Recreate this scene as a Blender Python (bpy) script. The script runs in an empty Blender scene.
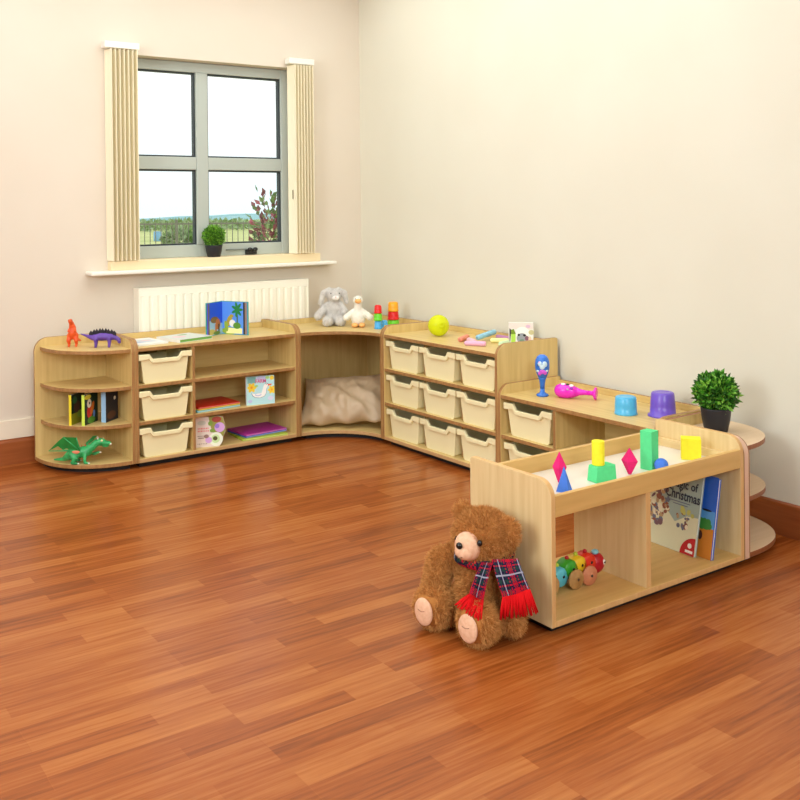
import bpy, bmesh, math, random
from mathutils import Vector, Matrix, Euler
R = math.radians
PI = math.pi
sc = bpy.context.scene
col = sc.collection

# ------------------------------------------------------------------ colours and materials
def lin(v):
    v /= 255.0
    return v / 12.92 if v <= 0.04045 else ((v + 0.055) / 1.055) ** 2.4
def C(r, g, b):
    return (lin(r), lin(g), lin(b), 1.0)
MATS = {}
def new_mat(name):
    m = bpy.data.materials.new(name); m.use_nodes = True
    nt = m.node_tree
    return m, nt, nt.nodes['Principled BSDF']
def plain(name, rgb, rough=0.5, spec=0.5, metal=0.0, coat=0.0, sub=0.0):
    if name in MATS: return MATS[name]
    m, nt, b = new_mat(name)
    b.inputs['Base Color'].default_value = C(*rgb)
    b.inputs['Roughness'].default_value = rough
    b.inputs['Specular IOR Level'].default_value = spec
    b.inputs['Metallic'].default_value = metal
    b.inputs['Coat Weight'].default_value = coat
    if sub:
        b.inputs['Subsurface Weight'].default_value = sub
        b.inputs['Subsurface Radius'].default_value = (0.02, 0.02, 0.02)
    MATS[name] = m
    return m
def noisy(name, rgb1, rgb2, scale=(1, 1, 1), nscale=8.0, detail=4.0, rough=0.5, spec=0.4, bump=0.0, lo=0.3, hi=0.7, coat=0.0, bdist=0.002):
    if name in MATS: return MATS[name]
    m, nt, b = new_mat(name)
    N, L = nt.nodes, nt.links
    tc = N.new('ShaderNodeTexCoord'); mp = N.new('ShaderNodeMapping'); nz = N.new('ShaderNodeTexNoise'); rp = N.new('ShaderNodeValToRGB')
    mp.inputs['Scale'].default_value = scale
    nz.inputs['Scale'].default_value = nscale; nz.inputs['Detail'].default_value = detail
    rp.color_ramp.elements[0].position = lo; rp.color_ramp.elements[1].position = hi
    rp.color_ramp.elements[0].color = C(*rgb1); rp.color_ramp.elements[1].color = C(*rgb2)
    L.new(tc.outputs['Object'], mp.inputs['Vector']); L.new(mp.outputs['Vector'], nz.inputs['Vector'])
    L.new(nz.outputs['Fac'], rp.inputs['Fac']); L.new(rp.outputs['Color'], b.inputs['Base Color'])
    b.inputs['Roughness'].default_value = rough; b.inputs['Specular IOR Level'].default_value = spec
    b.inputs['Coat Weight'].default_value = coat
    if bump:
        bp = N.new('ShaderNodeBump'); bp.inputs['Strength'].default_value = bump; bp.inputs['Distance'].default_value = bdist
        L.new(nz.outputs['Fac'], bp.inputs['Height']); L.new(bp.outputs['Normal'], b.inputs['Normal'])
    MATS[name] = m
    return m
def wood(name, rgb1, rgb2, axis, rough=0.42):
    s = [28, 28, 28]; s[axis] = 1.6
    return noisy(name, rgb1, rgb2, tuple(s), 1.6, 5.0, rough, 0.35, 0.0, 0.28, 0.72)
W1, W2 = (208, 178, 112), (226, 199, 134)
woodZ = wood('beech_upright_grain', W1, W2, 2)
woodX = wood('beech_long_grain', W1, W2, 0)
woodY = wood('beech_cross_grain', W1, W2, 1)
P1, P2 = (217, 187, 132), (232, 207, 157)
paleZ = wood('maple_upright_grain', P1, P2, 2)
paleX = wood('maple_long_grain', (206, 164, 96), (222, 182, 114), 0)
paleY = wood('maple_cross_grain', P1, P2, 1)
edge = noisy('brown_edging', (152, 110, 64), (176, 132, 82), (30, 30, 3), 2.0, 3, 0.45)
lightedge = noisy('light_edging', (190, 150, 100), (206, 168, 118), (3, 30, 30), 2.0, 3, 0.45)
paleedge = noisy('maple_edging', (212, 168, 108), (224, 182, 124), (30, 30, 3), 2.0, 3, 0.45)
pinkedge = noisy('pink_edging', (216, 178, 152), (228, 192, 168), (30, 30, 3), 2.0, 3, 0.45)
rededge = noisy('red_brown_edging', (140, 84, 52), (158, 98, 62), (30, 30, 3), 2.0, 3, 0.45)
black = plain('underside_shade_black', (22, 17, 14), 0.6)  # near-black colour standing for the shadow beneath the units
cream = plain('cream_plastic', (246, 237, 190), 0.38, 0.45)
white_paper = plain('white_paper', (240, 238, 230), 0.7)

def floor_mat():
    m, nt, b = new_mat('laminate_floor'); N, L = nt.nodes, nt.links
    tc = N.new('ShaderNodeTexCoord'); mp = N.new('ShaderNodeMapping')
    L.new(tc.outputs['Object'], mp.inputs['Vector'])
    br = N.new('ShaderNodeTexBrick')
    br.offset = 0.37; br.offset_frequency = 3; br.squash = 1.0
    br.inputs['Color1'].default_value = (0, 0, 0, 1); br.inputs['Color2'].default_value = (1, 1, 1, 1)
    br.inputs['Mortar'].default_value = (0.5, 0.5, 0.5, 1)
    br.inputs['Scale'].default_value = 1.0; br.inputs['Mortar Size'].default_value = 0.0008; br.inputs['Mortar Smooth'].default_value = 0.6
    br.inputs['Brick Width'].default_value = 0.47; br.inputs['Row Height'].default_value = 0.062
    br.inputs['Bias'].default_value = 0.0
    L.new(mp.outputs['Vector'], br.inputs['Vector'])
    # grain running along each strip
    g = N.new('ShaderNodeMapping'); g.inputs['Scale'].default_value = (2.2, 46, 1)
    L.new(tc.outputs['Object'], g.inputs['Vector'])
    nz = N.new('ShaderNodeTexNoise'); nz.inputs['Scale'].default_value = 1.6; nz.inputs['Detail'].default_value = 6; nz.inputs['Roughness'].default_value = 0.62
    L.new(g.outputs['Vector'], nz.inputs['Vector'])
    big = N.new('ShaderNodeMapping'); big.inputs['Scale'].default_value = (0.8, 5.0, 1)
    L.new(tc.outputs['Object'], big.inputs['Vector'])
    n2 = N.new('ShaderNodeTexNoise'); n2.inputs['Scale'].default_value = 1.3; n2.inputs['Detail'].default_value = 2
    L.new(big.outputs['Vector'], n2.inputs['Vector'])
    a = N.new('ShaderNodeMath'); a.operation = 'MULTIPLY'; a.inputs[1].default_value = 0.22
    L.new(br.outputs['Color'], a.inputs[0])
    a2 = N.new('ShaderNodeMath'); a2.operation = 'MULTIPLY_ADD'; a2.inputs[1].default_value = 0.72
    L.new(nz.outputs['Fac'], a2.inputs[0]); L.new(a.outputs[0], a2.inputs[2])
    a3 = N.new('ShaderNodeMath'); a3.operation = 'MULTIPLY_ADD'; a3.inputs[1].default_value = 0.35
    L.new(n2.outputs['Fac'], a3.inputs[0]); L.new(a2.outputs[0], a3.inputs[2])
    rp = N.new('ShaderNodeValToRGB')
    e = rp.color_ramp.elements
    e[0].position = 0.30; e[0].color = C(92, 40, 12)
    e[1].position = 1.0; e[1].color = C(194, 124, 64)
    k = e.new(0.62); k.color = C(156, 82, 33)
    L.new(a3.outputs[0], rp.inputs['Fac'])
    L.new(rp.outputs['Color'], b.inputs['Base Color'])
    b.inputs['Roughness'].default_value = 0.27; b.inputs['Specular IOR Level'].default_value = 0.3
    bp = N.new('ShaderNodeBump'); bp.inputs['Strength'].default_value = 0.12; bp.inputs['Distance'].default_value = 0.001
    L.new(nz.outputs['Fac'], bp.inputs['Height']); L.new(bp.outputs['Normal'], b.inputs['Normal'])
    return m
def fur_mat(name, a, b_, scale=60):
    return noisy(name, a, b_, (1, 1, 1), scale, 3, 0.75, 0.15, 0.0, 0.3, 0.7)

# ------------------------------------------------------------------ geometry helper
class MB:
    """collects shapes for ONE mesh object"""
    def __init__(s): s.bm = bmesh.new(); s.mats = []; s.smooth = set()
    def mi(s, m):
        if m not in s.mats: s.mats.append(m)
        return s.mats.index(m)
    def box(s, x0, x1, y0, y1, z0, z1, m, ex=None, ey=None, ez=None, M=None):
        v = [s.bm.verts.new((x, y, z)) for x in (x0, x1) for y in (y0, y1) for z in (z0, z1)]
        if M is not None:
            for q in v: q.co = M @ q.co
        F = [((0, 1, 3, 2), ex), ((4, 6, 7, 5), ex), ((0, 4, 5, 1), ey), ((2, 3, 7, 6), ey), ((0, 2, 6, 4), ez), ((1, 5, 7, 3), ez)]
        for f, e in F:
            fc = s.bm.faces.new([v[i] for i in f]); fc.material_index = s.mi(e or m)
        return s
    def prism(s, pts, axis, a, b, m, rim=None, M=None, cap2=None, smooth=False):
        """polygon in the plane normal to axis, extruded from a to b"""
        def P(p, t):
            c = [0, 0, 0]; o = [i for i in range(3) if i != axis]
            c[o[0]], c[o[1]], c[axis] = p[0], p[1], t
            c = Vector(c)
            return M @ c if M is not None else c
        A = [s.bm.verts.new(P(p, a)) for p in pts]; B = [s.bm.verts.new(P(p, b)) for p in pts]
        n = len(pts)
        f1 = s.bm.faces.new(A[::-1]); f1.material_index = s.mi(m)
        f2 = s.bm.faces.new(B); f2.material_index = s.mi(cap2 or m)
        for i in range(n):
            f = s.bm.faces.new((A[i], A[(i + 1) % n], B[(i + 1) % n], B[i])); f.material_index = s.mi(rim or m)
            f.smooth = smooth
        return s
    def lathe(s, prof, m, n=28, M=None, mats=None, cap0=True, cap1=True):
        """profile of (radius, z)"""
        rings = []
        for r, z in prof:
            ring = []
            for k in range(n):
                p = Vector((r * math.cos(2 * PI * k / n), r * math.sin(2 * PI * k / n), z))
                ring.append(s.bm.verts.new(M @ p if M is not None else p))
            rings.append(ring)
        for i in range(len(rings) - 1):
            for k in range(n):
                f = s.bm.faces.new((rings[i][k], rings[i][(k + 1) % n], rings[i + 1][(k + 1) % n], rings[i + 1][k]))
                f.smooth = True; f.material_index = s.mi(mats[i] if mats else m)
        if cap0: f = s.bm.faces.new(rings[0][::-1]); f.material_index = s.mi(mats[0] if mats else m)
        if cap1: f = s.bm.faces.new(rings[-1]); f.material_index = s.mi(mats[-1] if mats else m)
        return s
    def ball(s, c, r, m, seg=16, M=None):
        if not hasattr(r, '__len__'): r = (r, r, r)
        T = Matrix.Translation(c) @ (M or Matrix.Identity(4)) @ Matrix.Diagonal((*r, 1))
        g = bmesh.ops.create_uvsphere(s.bm, u_segments=seg, v_segments=max(6, seg // 2 + 2), radius=1, matrix=T)
        k = s.mi(m)
        for v in g['verts']:
            for f in v.link_faces: f.material_index = k; f.smooth = True
        return s
    def tube(s, pts, rad, m, n=8):
        pts = [Vector(p) for p in pts]
        if not hasattr(rad, '__len__'): rad = [rad] * len(pts)
        rings = []
        for i, p in enumerate(pts):
            d = (pts[min(i + 1, len(pts) - 1)] - pts[max(i - 1, 0)]).normalized()
            u = d.orthogonal().normalized() if i == 0 else (rings_u - d * rings_u.dot(d)).normalized()
            rings_u = u; w = d.cross(u)
            rings.append([s.bm.verts.new(p + (u * math.cos(2 * PI * k / n) + w * math.sin(2 * PI * k / n)) * rad[i]) for k in range(n)])
        k_ = s.mi(m)
        for i in range(len(rings) - 1):
            for k in range(n):
                f = s.bm.faces.new((rings[i][k], rings[i][(k + 1) % n], rings[i + 1][(k + 1) % n], rings[i + 1][k])); f.smooth = True; f.material_index = k_
        s.bm.faces.new(rings[0][::-1]).material_index = k_; s.bm.faces.new(rings[-1]).material_index = k_
        return s
    def poly(s, pts, m):
        f = s.bm.faces.new([s.bm.verts.new(Vector(p)) for p in pts]); f.material_index = s.mi(m); return s
    def mesh(s, me, m=None, M=None, keep=None):
        """append a mesh datablock"""
        k = s.mi(m) if m else 0
        vs = [s.bm.verts.new(M @ v.co if M is not None else v.co) for v in me.vertices]
        for p in me.polygons:
            try: f = s.bm.faces.new([vs[i] for i in p.vertices])
            except ValueError: continue
            f.smooth = True
            f.material_index = k if keep is None else keep(p)
        return s
    def build(s, name, parent=None, bevel=0.0, seg=2, loc=None):
        bmesh.ops.recalc_face_normals(s.bm, faces=s.bm.faces[:])
        me = bpy.data.meshes.new(name); s.bm.to_mesh(me); s.bm.free()
        for m in s.mats: me.materials.append(m)
        o = bpy.data.objects.new(name, me); col.objects.link(o)
        if parent is not None: o.parent = parent
        if loc is not None: o.location = loc
        if bevel:
            b = o.modifiers.new('bevel', 'BEVEL'); b.width = bevel; b.segments = seg; b.limit_method = 'ANGLE'; b.angle_limit = R(50); b.harden_normals = False
        return o
def tag(o, label=None, cat=None, group=None, kind=None):
    if label: o['label'] = label
    if cat: o['category'] = cat
    if group: o['group'] = group
    if kind: o['kind'] = kind
    return o
def thing(name, label, cat, loc=(0, 0, 0), rot=0.0, group=None):
    o = bpy.data.objects.new(name, None); col.objects.link(o); o.empty_display_size = 0.05
    o.location = loc
    o.rotation_euler = rot if hasattr(rot, '__len__') else (0, 0, rot)
    return tag(o, label, cat, group)
def copy_tree(o, parent=None):
    c = o.copy(); col.objects.link(c)
    if parent is not None: c.parent = parent; c.matrix_parent_inverse = o.matrix_parent_inverse.copy()
    for ch in list(o.children): copy_tree(ch, c)
    return c
def sarc(cx, cy, rx, ry, a0, a1, n, p):
    out = []
    for i in range(n + 1):
        a = R(a0 + (a1 - a0) * i / n); c, s_ = math.cos(a), math.sin(a)
        out.append((cx + rx * math.copysign(abs(c) ** (2 / p), c), cy + ry * math.copysign(abs(s_) ** (2 / p), s_)))
    return out
def arc(cx, cy, rx, ry, a0, a1, n=10):
    return [(cx + rx * math.cos(R(a0 + (a1 - a0) * i / n)), cy + ry * math.sin(R(a0 + (a1 - a0) * i / n))) for i in range(n + 1)]
def ell(cx, cy, rx, ry, n=18, rot=0):
    c, s_ = math.cos(rot), math.sin(rot)
    return [(cx + rx * math.cos(2 * PI * i / n) * c - ry * math.sin(2 * PI * i / n) * s_, cy + rx * math.cos(2 * PI * i / n) * s_ + ry * math.sin(2 * PI * i / n) * c) for i in range(n)]
def eval_mesh(o):
    dg = bpy.context.evaluated_depsgraph_get()
    me = bpy.data.meshes.new_from_object(o.evaluated_get(dg))
    return me
def text_mesh(body, size, align='CENTER', bold=0.0):
    cu = bpy.data.curves.new('lettering', 'FONT'); cu.body = body; cu.size = size; cu.align_x = align; cu.align_y = 'CENTER'; cu.offset = bold; cu.resolution_u = 3
    o = bpy.data.objects.new('lettering', cu); col.objects.link(o)
    me = eval_mesh(o)
    bpy.data.objects.remove(o); bpy.data.curves.remove(cu)
    return me
def blob(els, voxel=0.006, smooth=4, sub=0):
    """union of ellipsoids (centre, radii[, matrix]) as one continuous surface"""
    bm = bmesh.new()
    for e in els:
        c, r = e[0], e[1]
        if not hasattr(r, '__len__'): r = (r, r, r)
        T = Matrix.Translation(c) @ (e[2] if len(e) > 2 else Matrix.Identity(4)) @ Matrix.Diagonal((*r, 1))
        bmesh.ops.create_icosphere(bm, subdivisions=3, radius=1, matrix=T)
    me = bpy.data.meshes.new('tmp'); bm.to_mesh(me); bm.free()
    o = bpy.data.objects.new('tmp', me); col.objects.link(o)
    rm = o.modifiers.new('r', 'REMESH'); rm.mode = 'VOXEL'; rm.voxel_size = voxel
    if smooth:
        sm = o.modifiers.new('s', 'SMOOTH'); sm.factor = 0.5; sm.iterations = smooth
    out = eval_mesh(o)
    bpy.data.objects.remove(o); bpy.data.meshes.remove(me)
    return out
def chain(pts, rads, step=0.5):
    """ellipsoids strung along a tapering limb"""
    out = []
    for i in range(len(pts) - 1):
        a, b = Vector(pts[i]), Vector(pts[i + 1]); d = (b - a).length
        n = max(2, int(d / (step * min(rads[i], rads[i + 1]))))
        for k in range(n + 1):
            t = k / n
            out.append((a.lerp(b, t), rads[i] * (1 - t) + rads[i + 1] * t))
    return out
def add_fur(mb, me, n, length, width, mat, comb, rnd, mask=None, curl=0.5):
    """short pile: tapered two-segment strands rooted on the surface"""
    me.calc_loop_triangles()
    tris = me.loop_triangles; vs = me.vertices
    areas = [t.area for t in tris]
    k = mb.mi(mat); bm = mb.bm
    for t in rnd.choices(range(len(tris)), areas, k=n):
        T = tris[t]; a, b, c = (vs[i].co for i in T.vertices)
        u, v = rnd.random(), rnd.random()
        if u + v > 1: u, v = 1 - u, 1 - v
        p = a + (b - a) * u + (c - a) * v
        if mask and not mask(p): continue
        nr = T.normal
        cb = comb(p); cb = cb - nr * cb.dot(nr)
        rv = Vector((rnd.uniform(-1, 1), rnd.uniform(-1, 1), rnd.uniform(-1, 1)))
        d1 = (nr * 1.0 + cb * curl + rv * 0.35).normalized(); d2 = (nr * 0.45 + cb * curl * 1.6 + rv * 0.5).normalized()
        L = length * rnd.uniform(0.6, 1.15)
        side = d1.cross(Vector((rnd.uniform(-1, 1), rnd.uniform(-1, 1), rnd.uniform(-1, 1)))).normalized() * width
        p0 = p - nr * 0.001; p1 = p + d1 * L * 0.5; p2 = p1 + d2 * L * 0.5
        q = [bm.verts.new(x) for x in (p0 - side, p0 + side, p1 + side * 0.7, p1 - side * 0.7, p2)]
        f = bm.faces.new((q[0], q[1], q[2], q[3])); f.material_index = k; f.smooth = True
        f = bm.faces.new((q[3], q[2], q[4])); f.material_index = k; f.smooth = True

# ------------------------------------------------------------------ measured positions (metres)
T = 0.018
ZB, HB, H1, H2, H3 = 0.0274, 0.0466, 0.2324, 0.4171, 0.6021
XA0, XA1, YA = -1.7032, -0.7637, -0.4915
XF, YB0, YB1, YC1 = -0.4206, -0.8065, -1.7338, -2.645
DEP = 0.3977
XD0, XD1, YD0 = -1.3788, -0.4258, -3.0201
UP = 0.029        # upstand above the top shelf
PT = 0.045        # side panels above the top shelf

# ------------------------------------------------------------------ the room
wall_peach = noisy('peach_wall_paint', (223, 211, 194), (226, 215, 199), (1, 1, 1), 2.0, 2, 0.75, 0.2)
wall_cream = noisy('cream_wall_paint', (222, 218, 201), (225, 222, 206), (1, 1, 1), 2.0, 2, 0.75, 0.2)
def struct(o): o['kind'] = 'structure'; return o
XL, YF, ZC = -6.0, -7.0, 2.75
fl = MB().box(XL - 0.1, 0.0, YF - 0.1, 0.0, -0.1, 0.0, floor_mat()).build('floor'); struct(fl)
ce = MB().box(XL - 0.1, 0.1, YF - 0.1, 0.14, ZC, ZC + 0.1, plain('ceiling_paint', (244, 240, 232), 0.8)).build('ceiling'); struct(ce)
WX0, WX1, WZ0, WZ1 = -1.63, -0.478, 0.985, 2.15
w = MB()
for x0, x1, z0, z1 in ((XL, WX0, 0, ZC), (WX1, 0.0, 0, ZC), (WX0, WX1, 0, WZ0), (WX0, WX1, WZ1, ZC)):
    w.box(x0, x1, 0, 0.14, z0, z1, wall_peach)
struct(w.build('wall_back'))
struct(MB().box(0, 0.1, YF, 0.14, -0.1, ZC, wall_cream).build('wall_right'))
struct(MB().box(XL - 0.1, XL, YF, 0.14, 0, ZC, plain('white_wall_paint', (232, 234, 236), 0.8)).build('wall_left'))
struct(MB().box(XL, 0, YF - 0.1, YF, 0, ZC, plain('white_wall_paint', (232, 234, 236), 0.8)).build('wall_front'))
skirt = wood('stained_skirting', (136, 70, 32), (170, 96, 50), 0, 0.35)
skirtY = wood('stained_skirting_side', (136, 70, 32), (170, 96, 50), 1, 0.35)
def skirting(name, axis, a, b):
    pts = [(0, 0), (-0.017, 0), (-0.017, 0.112), (-0.013, 0.124), (-0.006, 0.1295), (0, 0.1295)]
    if axis == 0: MBo = MB().prism(pts, 0, a, b, skirt)
    else: MBo = MB().prism(pts, 1, a, b, skirtY)
    return struct(MBo.build(name))
skirting('baseboard_back', 0, XL, -0.018)
skirting('baseboard_right', 1, YF, 0)
struct(MB().box(XL, -0.018, -0.012, 0, 0.1295, 0.225, plain('cream_pipe_boxing', (238, 226, 204), 0.6)).build('trim_1', bevel=0.002))

# window: aluminium frame, four panes, sill, catches
alu = plain('grey_green_frame', (182, 190, 182), 0.45, 0.5)
gask = plain('dark_gasket', (44, 52, 56), 0.5)
win = bpy.data.objects.new('window_1', None); col.objects.link(win); win.location = (0, 0, 0); struct(win)
Yw0, Yw1 = 0.085, 0.135
ZT0, ZT1 = 1.524, 1.598
MX0, MX1 = -1.098, -1.024
ZG0 = 1.088
f = MB()
f.box(WX0 + 0.002, MX0 - 0.49 + 0.02, Yw0, Yw1, 1.017, WZ1 - 0.002, alu)
f.box(-0.532, WX1 - 0.002, Yw0, Yw1, 1.017, WZ1 - 0.002, alu)
LX0 = MX0 - 0.47
f.box(LX0, -0.532, Yw0, Yw1, 1.017, ZG0, alu)
f.box(LX0, -0.532, Yw0, Yw1, WZ1 - 0.06, WZ1 - 0.002, alu)
f.build('window_frame', win, 0.004)
MB().box(MX0, MX1, Yw0 - 0.004, Yw1, ZG0, WZ1 - 0.06, alu).build('mullion', win, 0.004)
tr = MB()
tr.box(LX0, MX0, Yw0 - 0.002, Yw1, ZT0, ZT1, alu).box(MX1, -0.532, Yw0 - 0.002, Yw1, ZT0, ZT1, alu)
tr.build('transom', win, 0.004)
def glass_mat():
    m, nt, b = new_mat('window_glass'); N, L = nt.nodes, nt.links
    tr_, gl, mx = N.new('ShaderNodeBsdfTransparent'), N.new('ShaderNodeBsdfGlossy'), N.new('ShaderNodeMixShader')
    gl.inputs['Roughness'].default_value = 0.02; tr_.inputs['Color'].default_value = (0.97, 0.99, 0.985, 1)
    mx.inputs['Fac'].default_value = 0.05
    L.new(tr_.outputs[0], mx.inputs[1]); L.new(gl.outputs[0], mx.inputs[2]); L.new(mx.outputs[0], N['Material Output'].inputs['Surface'])
    return m
glass = glass_mat()
for gx0, gx1 in ((LX0, MX0), (MX1, -0.532)):
    for gz0, gz1 in ((ZG0, ZT0), (ZT1, WZ1 - 0.06)):
        g = MB()
        g.box(gx0 + 0.009, gx1 - 0.009, 0.109, 0.113, gz0 + 0.009, gz1 - 0.009, glass)
        p = g.build('pane', win)
        k = MB()
        k.box(gx0, gx0 + 0.009, 0.098, 0.13, gz0, gz1, gask).box(gx1 - 0.009, gx1, 0.098, 0.13, gz0, gz1, gask)
        k.box(gx0 + 0.009, gx1 - 0.009, 0.098, 0.13, gz0, gz0 + 0.009, gask).box(gx0 + 0.009, gx1 - 0.009, 0.098, 0.13, gz1 - 0.009, gz1, gask)
        k.build('gasket', p)
blackm = plain('black_metal', (26, 26, 26), 0.4)
for cx in (-1.53, -0.79):
    k = MB()
    k.box(cx, cx + 0.07, 0.06, 0.084, 1.021, 1.05, blackm)
    k.ball((cx + 0.02, 0.055, 1.05), (0.017, 0.012, 0.013), blackm, 10).ball((cx + 0.055, 0.055, 1.05), (0.017, 0.012, 0.013), blackm, 10)
    k.box(cx - 0.13, cx + 0.01, 0.07, 0.08, 1.048, 1.056, plain('grey_stay', (120, 126, 120), 0.4))
    k.build('catch', win, 0.003)
ledge = plain('cream_window_board', (243, 222, 180), 0.55)
MB().box(-1.665, -0.345, -0.06, 0.0, 0.968, 1.017, ledge).box(WX0, WX1, 0.0, 0.138, 0.987, 1.017, ledge).build('window_board', win, 0.003)
MB().box(-1.79, -0.255, -0.108, 0.0, 0.947, 0.968, plain('white_gloss_sill', (246, 243, 232), 0.35)).build('window_sill', win, 0.007, 3)

# vertical blinds drawn back to each side
slatm = plain('cream_blind_fabric', (252, 242, 214), 0.8, 0.2)
def blind(xs, label):
    t = thing('vertical_blind', label, 'window blind', (xs[0], -0.05, 1.02), 0, 'vertical blinds at the window')
    sn, cs = math.sin(R(6)), math.cos(R(6))
    for x in xs:
        pts = [(-0.0012, -0.043), (0.0018, -0.02), (0.0024, 0.0), (0.0018, 0.02), (-0.0012, 0.043), (-0.0036, 0.043), (-0.0006, 0.02), (0.0000, 0.0), (-0.0006, -0.02), (-0.0036, -0.043)]
        MB().prism([(p[0] * cs + p[1] * -sn + x - xs[0], p[0] * sn + p[1] * cs) for p in pts], 2, 0.001, 1.14, slatm).build('slat', t)
    MB().box(-0.03, xs[-1] - xs[0] + 0.02, -0.03, 0.03, 1.145, 1.18, plain('white_headrail', (240, 238, 230), 0.4)).build('headrail', t, 0.003)
    return t
blind([-1.664 + 0.0240 * i for i in range(7)], 'cream vertical blind drawn to the left side of the window')
b2 = blind([-0.529 + 0.0205 * i for i in range(7)], 'cream vertical blind drawn to the right side of the window')
MB().box(-0.0045, -0.0035, -0.008, 0.0, 0.33, 0.385, plain('dull_bronze', (120, 100, 70), 0.4, metal=0.6)).build('cord_clip', b2)

# radiator
radw = plain('radiator_enamel', (250, 246, 230), 0.3, 0.5)
rx0, rx1, ry, rz0, rz1 = -1.52, -0.452, -0.08, 0.2, 0.866
t = thing('radiator', 'white steel panel radiator under the window', 'radiator', (rx0, -0.05, rz0))
m = MB()
N_ = 21; pit = (rx1 - rx0 - 0.03) / N_
pts = [(0.0, 0.02), (0.0, 0.0)]
x = 0.015
for i in range(N_):
    pts += [(x + pit * 0.10, 0.0), (x + pit * 0.24, -0.011), (x + pit * 0.76, -0.011), (x + pit * 0.90, 0.0)]
    x += pit
pts += [(rx1 - rx0, 0.0), (rx1 - rx0, 0.02)]
m.prism(pts, 2, 0.035, rz1 - rz0 - 0.045, radw)
m.box(0, rx1 - rx0, -0.004, 0.02, rz1 - rz0 - 0.045, rz1 - rz0 - 0.006, radw).box(0, rx1 - rx0, -0.004, 0.02, 0, 0.035, radw)
m.build('front_panel', t, 0.003).location = (0, -0.03, 0)
g = MB()
for i in range(44):
    xx = 0.008 + i * (rx1 - rx0 - 0.016) / 44
    g.box(xx, xx + 0.008, -0.012, 0.044, rz1 - rz0 - 0.006, rz1 - rz0, radw)
g.box(0, rx1 - rx0, -0.034, -0.012, rz1 - rz0 - 0.006, rz1 - rz0, radw).box(0, rx1 - rx0, 0.03, 0.046, rz1 - rz0 - 0.006, rz1 - rz0, radw)
g.build('top_grille', t)
for xx in (-0.004, rx1 - rx0 - 0.002):
    MB().box(xx, xx + 0.006, -0.036, 0.048, 0.03, rz1 - rz0, radw).build('side_cover', t, 0.002)
for xx in (0.1, rx1 - rx0 - 0.14): MB().box(xx, xx + 0.04, -0.008, 0.0495, 0.1, 0.55, radw).build('wall_bracket', t)

# ------------------------------------------------------------------ cabinets
def panel_pts(dep, z0, z1, rf=0.06, rb=0.012):
    """side panel outline in (y, z), front at y=0"""
    return [(0, z0)] + [(dep, z0)] + arc(dep - rb, z1 - rb, rb, rb, 0, 90, 4) + arc(rf, z1 - rf, rf, rf, 90, 180, 10)
def side(t, x0, dep, z1, mw, me_, rf=0.06, th=T, z0=ZB):
    return MB().prism(panel_pts(dep, z0, z1, rf), 0, x0, x0 + th, mw, me_).build('side_panel', t, 0.002)
def shelf(t, name, x0, x1, y0, y1, ztop, mw, me_, th=T):
    return MB().box(x0, x1, y0, y1, ztop - th, ztop, mw, ey=me_).build(name, t, 0.002)
def underside_shade(t, x0, x1, y0, y1):  # recessed dark block, put in as the shadow line under a base
    return MB().box(x0, x1, y0, y1, 0.0, ZB, black).build('underside_shade', t)
def cabinet(name, label, loc, rot, W, levels, tray_col, dividers, rows_shelf):
    """open storage unit; levels = top surfaces from base to top"""
    t = thing(name, label, 'shelf unit', loc, rot)
    top = levels[-1]
    side(t, 0, DEP, top + PT, woodZ, edge); side(t, W - T, DEP, top + PT, woodZ, edge)
    MB().box(T, W - T, DEP - 0.080, DEP - 0.066, HB, top - T, woodX).build('back_panel', t)
    MB().box(T, W - T, DEP - T, DEP, top, top + UP, woodX, ez=edge).build('upstand', t, 0.0015)
    shelf(t, 'base', T, W - T, 0.0, DEP, HB, woodX, lightedge, HB - ZB)
    for z in levels[1:-1]: shelf(t, 'shelf', T, W - T, 0.004, DEP - 0.08, z, woodX, edge)
    shelf(t, 'top_shelf', T, W - T, 0.002, DEP, top, woodX, edge)
    for x, y, th in dividers:
        for a, b in zip(levels[:-1], levels[1:]):
            MB().box(x, x + th, y, DEP - 0.08, a, b - T, woodZ, ey=edge).build('divider', t, 0.001)
    underside_shade(t, 0.03, W - 0.03, 0.035, DEP - 0.03)
    return t
W_A = XA1 - XA0; W_B = YB0 - YB1; W_C = YB1 - YC1
CW = 0.290
cabinet('storage_unit', 'wooden storage unit below the radiator with one column of trays and open shelves', (XA0, YA, 0), 0, W_A, [HB, H1, H2, H3], 0, [(T + CW, 0.004, 0.016)], 0)
CP = (W_B - 2 * T) / 3
cabinet('storage_unit', 'wooden storage unit on the right wall filled with nine cream trays', (XF, YB0, 0), R(-90), W_B, [HB, H1, H2, H3], 0, [(T + CP - 0.004, 0.05, 0.008), (T + 2 * CP - 0.004, 0.05, 0.008)], 0)
cabinet('storage_unit', 'lower two-tier wooden storage unit between the nine-tray unit and the play table', (XF, YB1, 0), R(-90), W_C, [HB, H1, H2], 0, [(T + 0.331, 0.004, 0.016)], 0)

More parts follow.
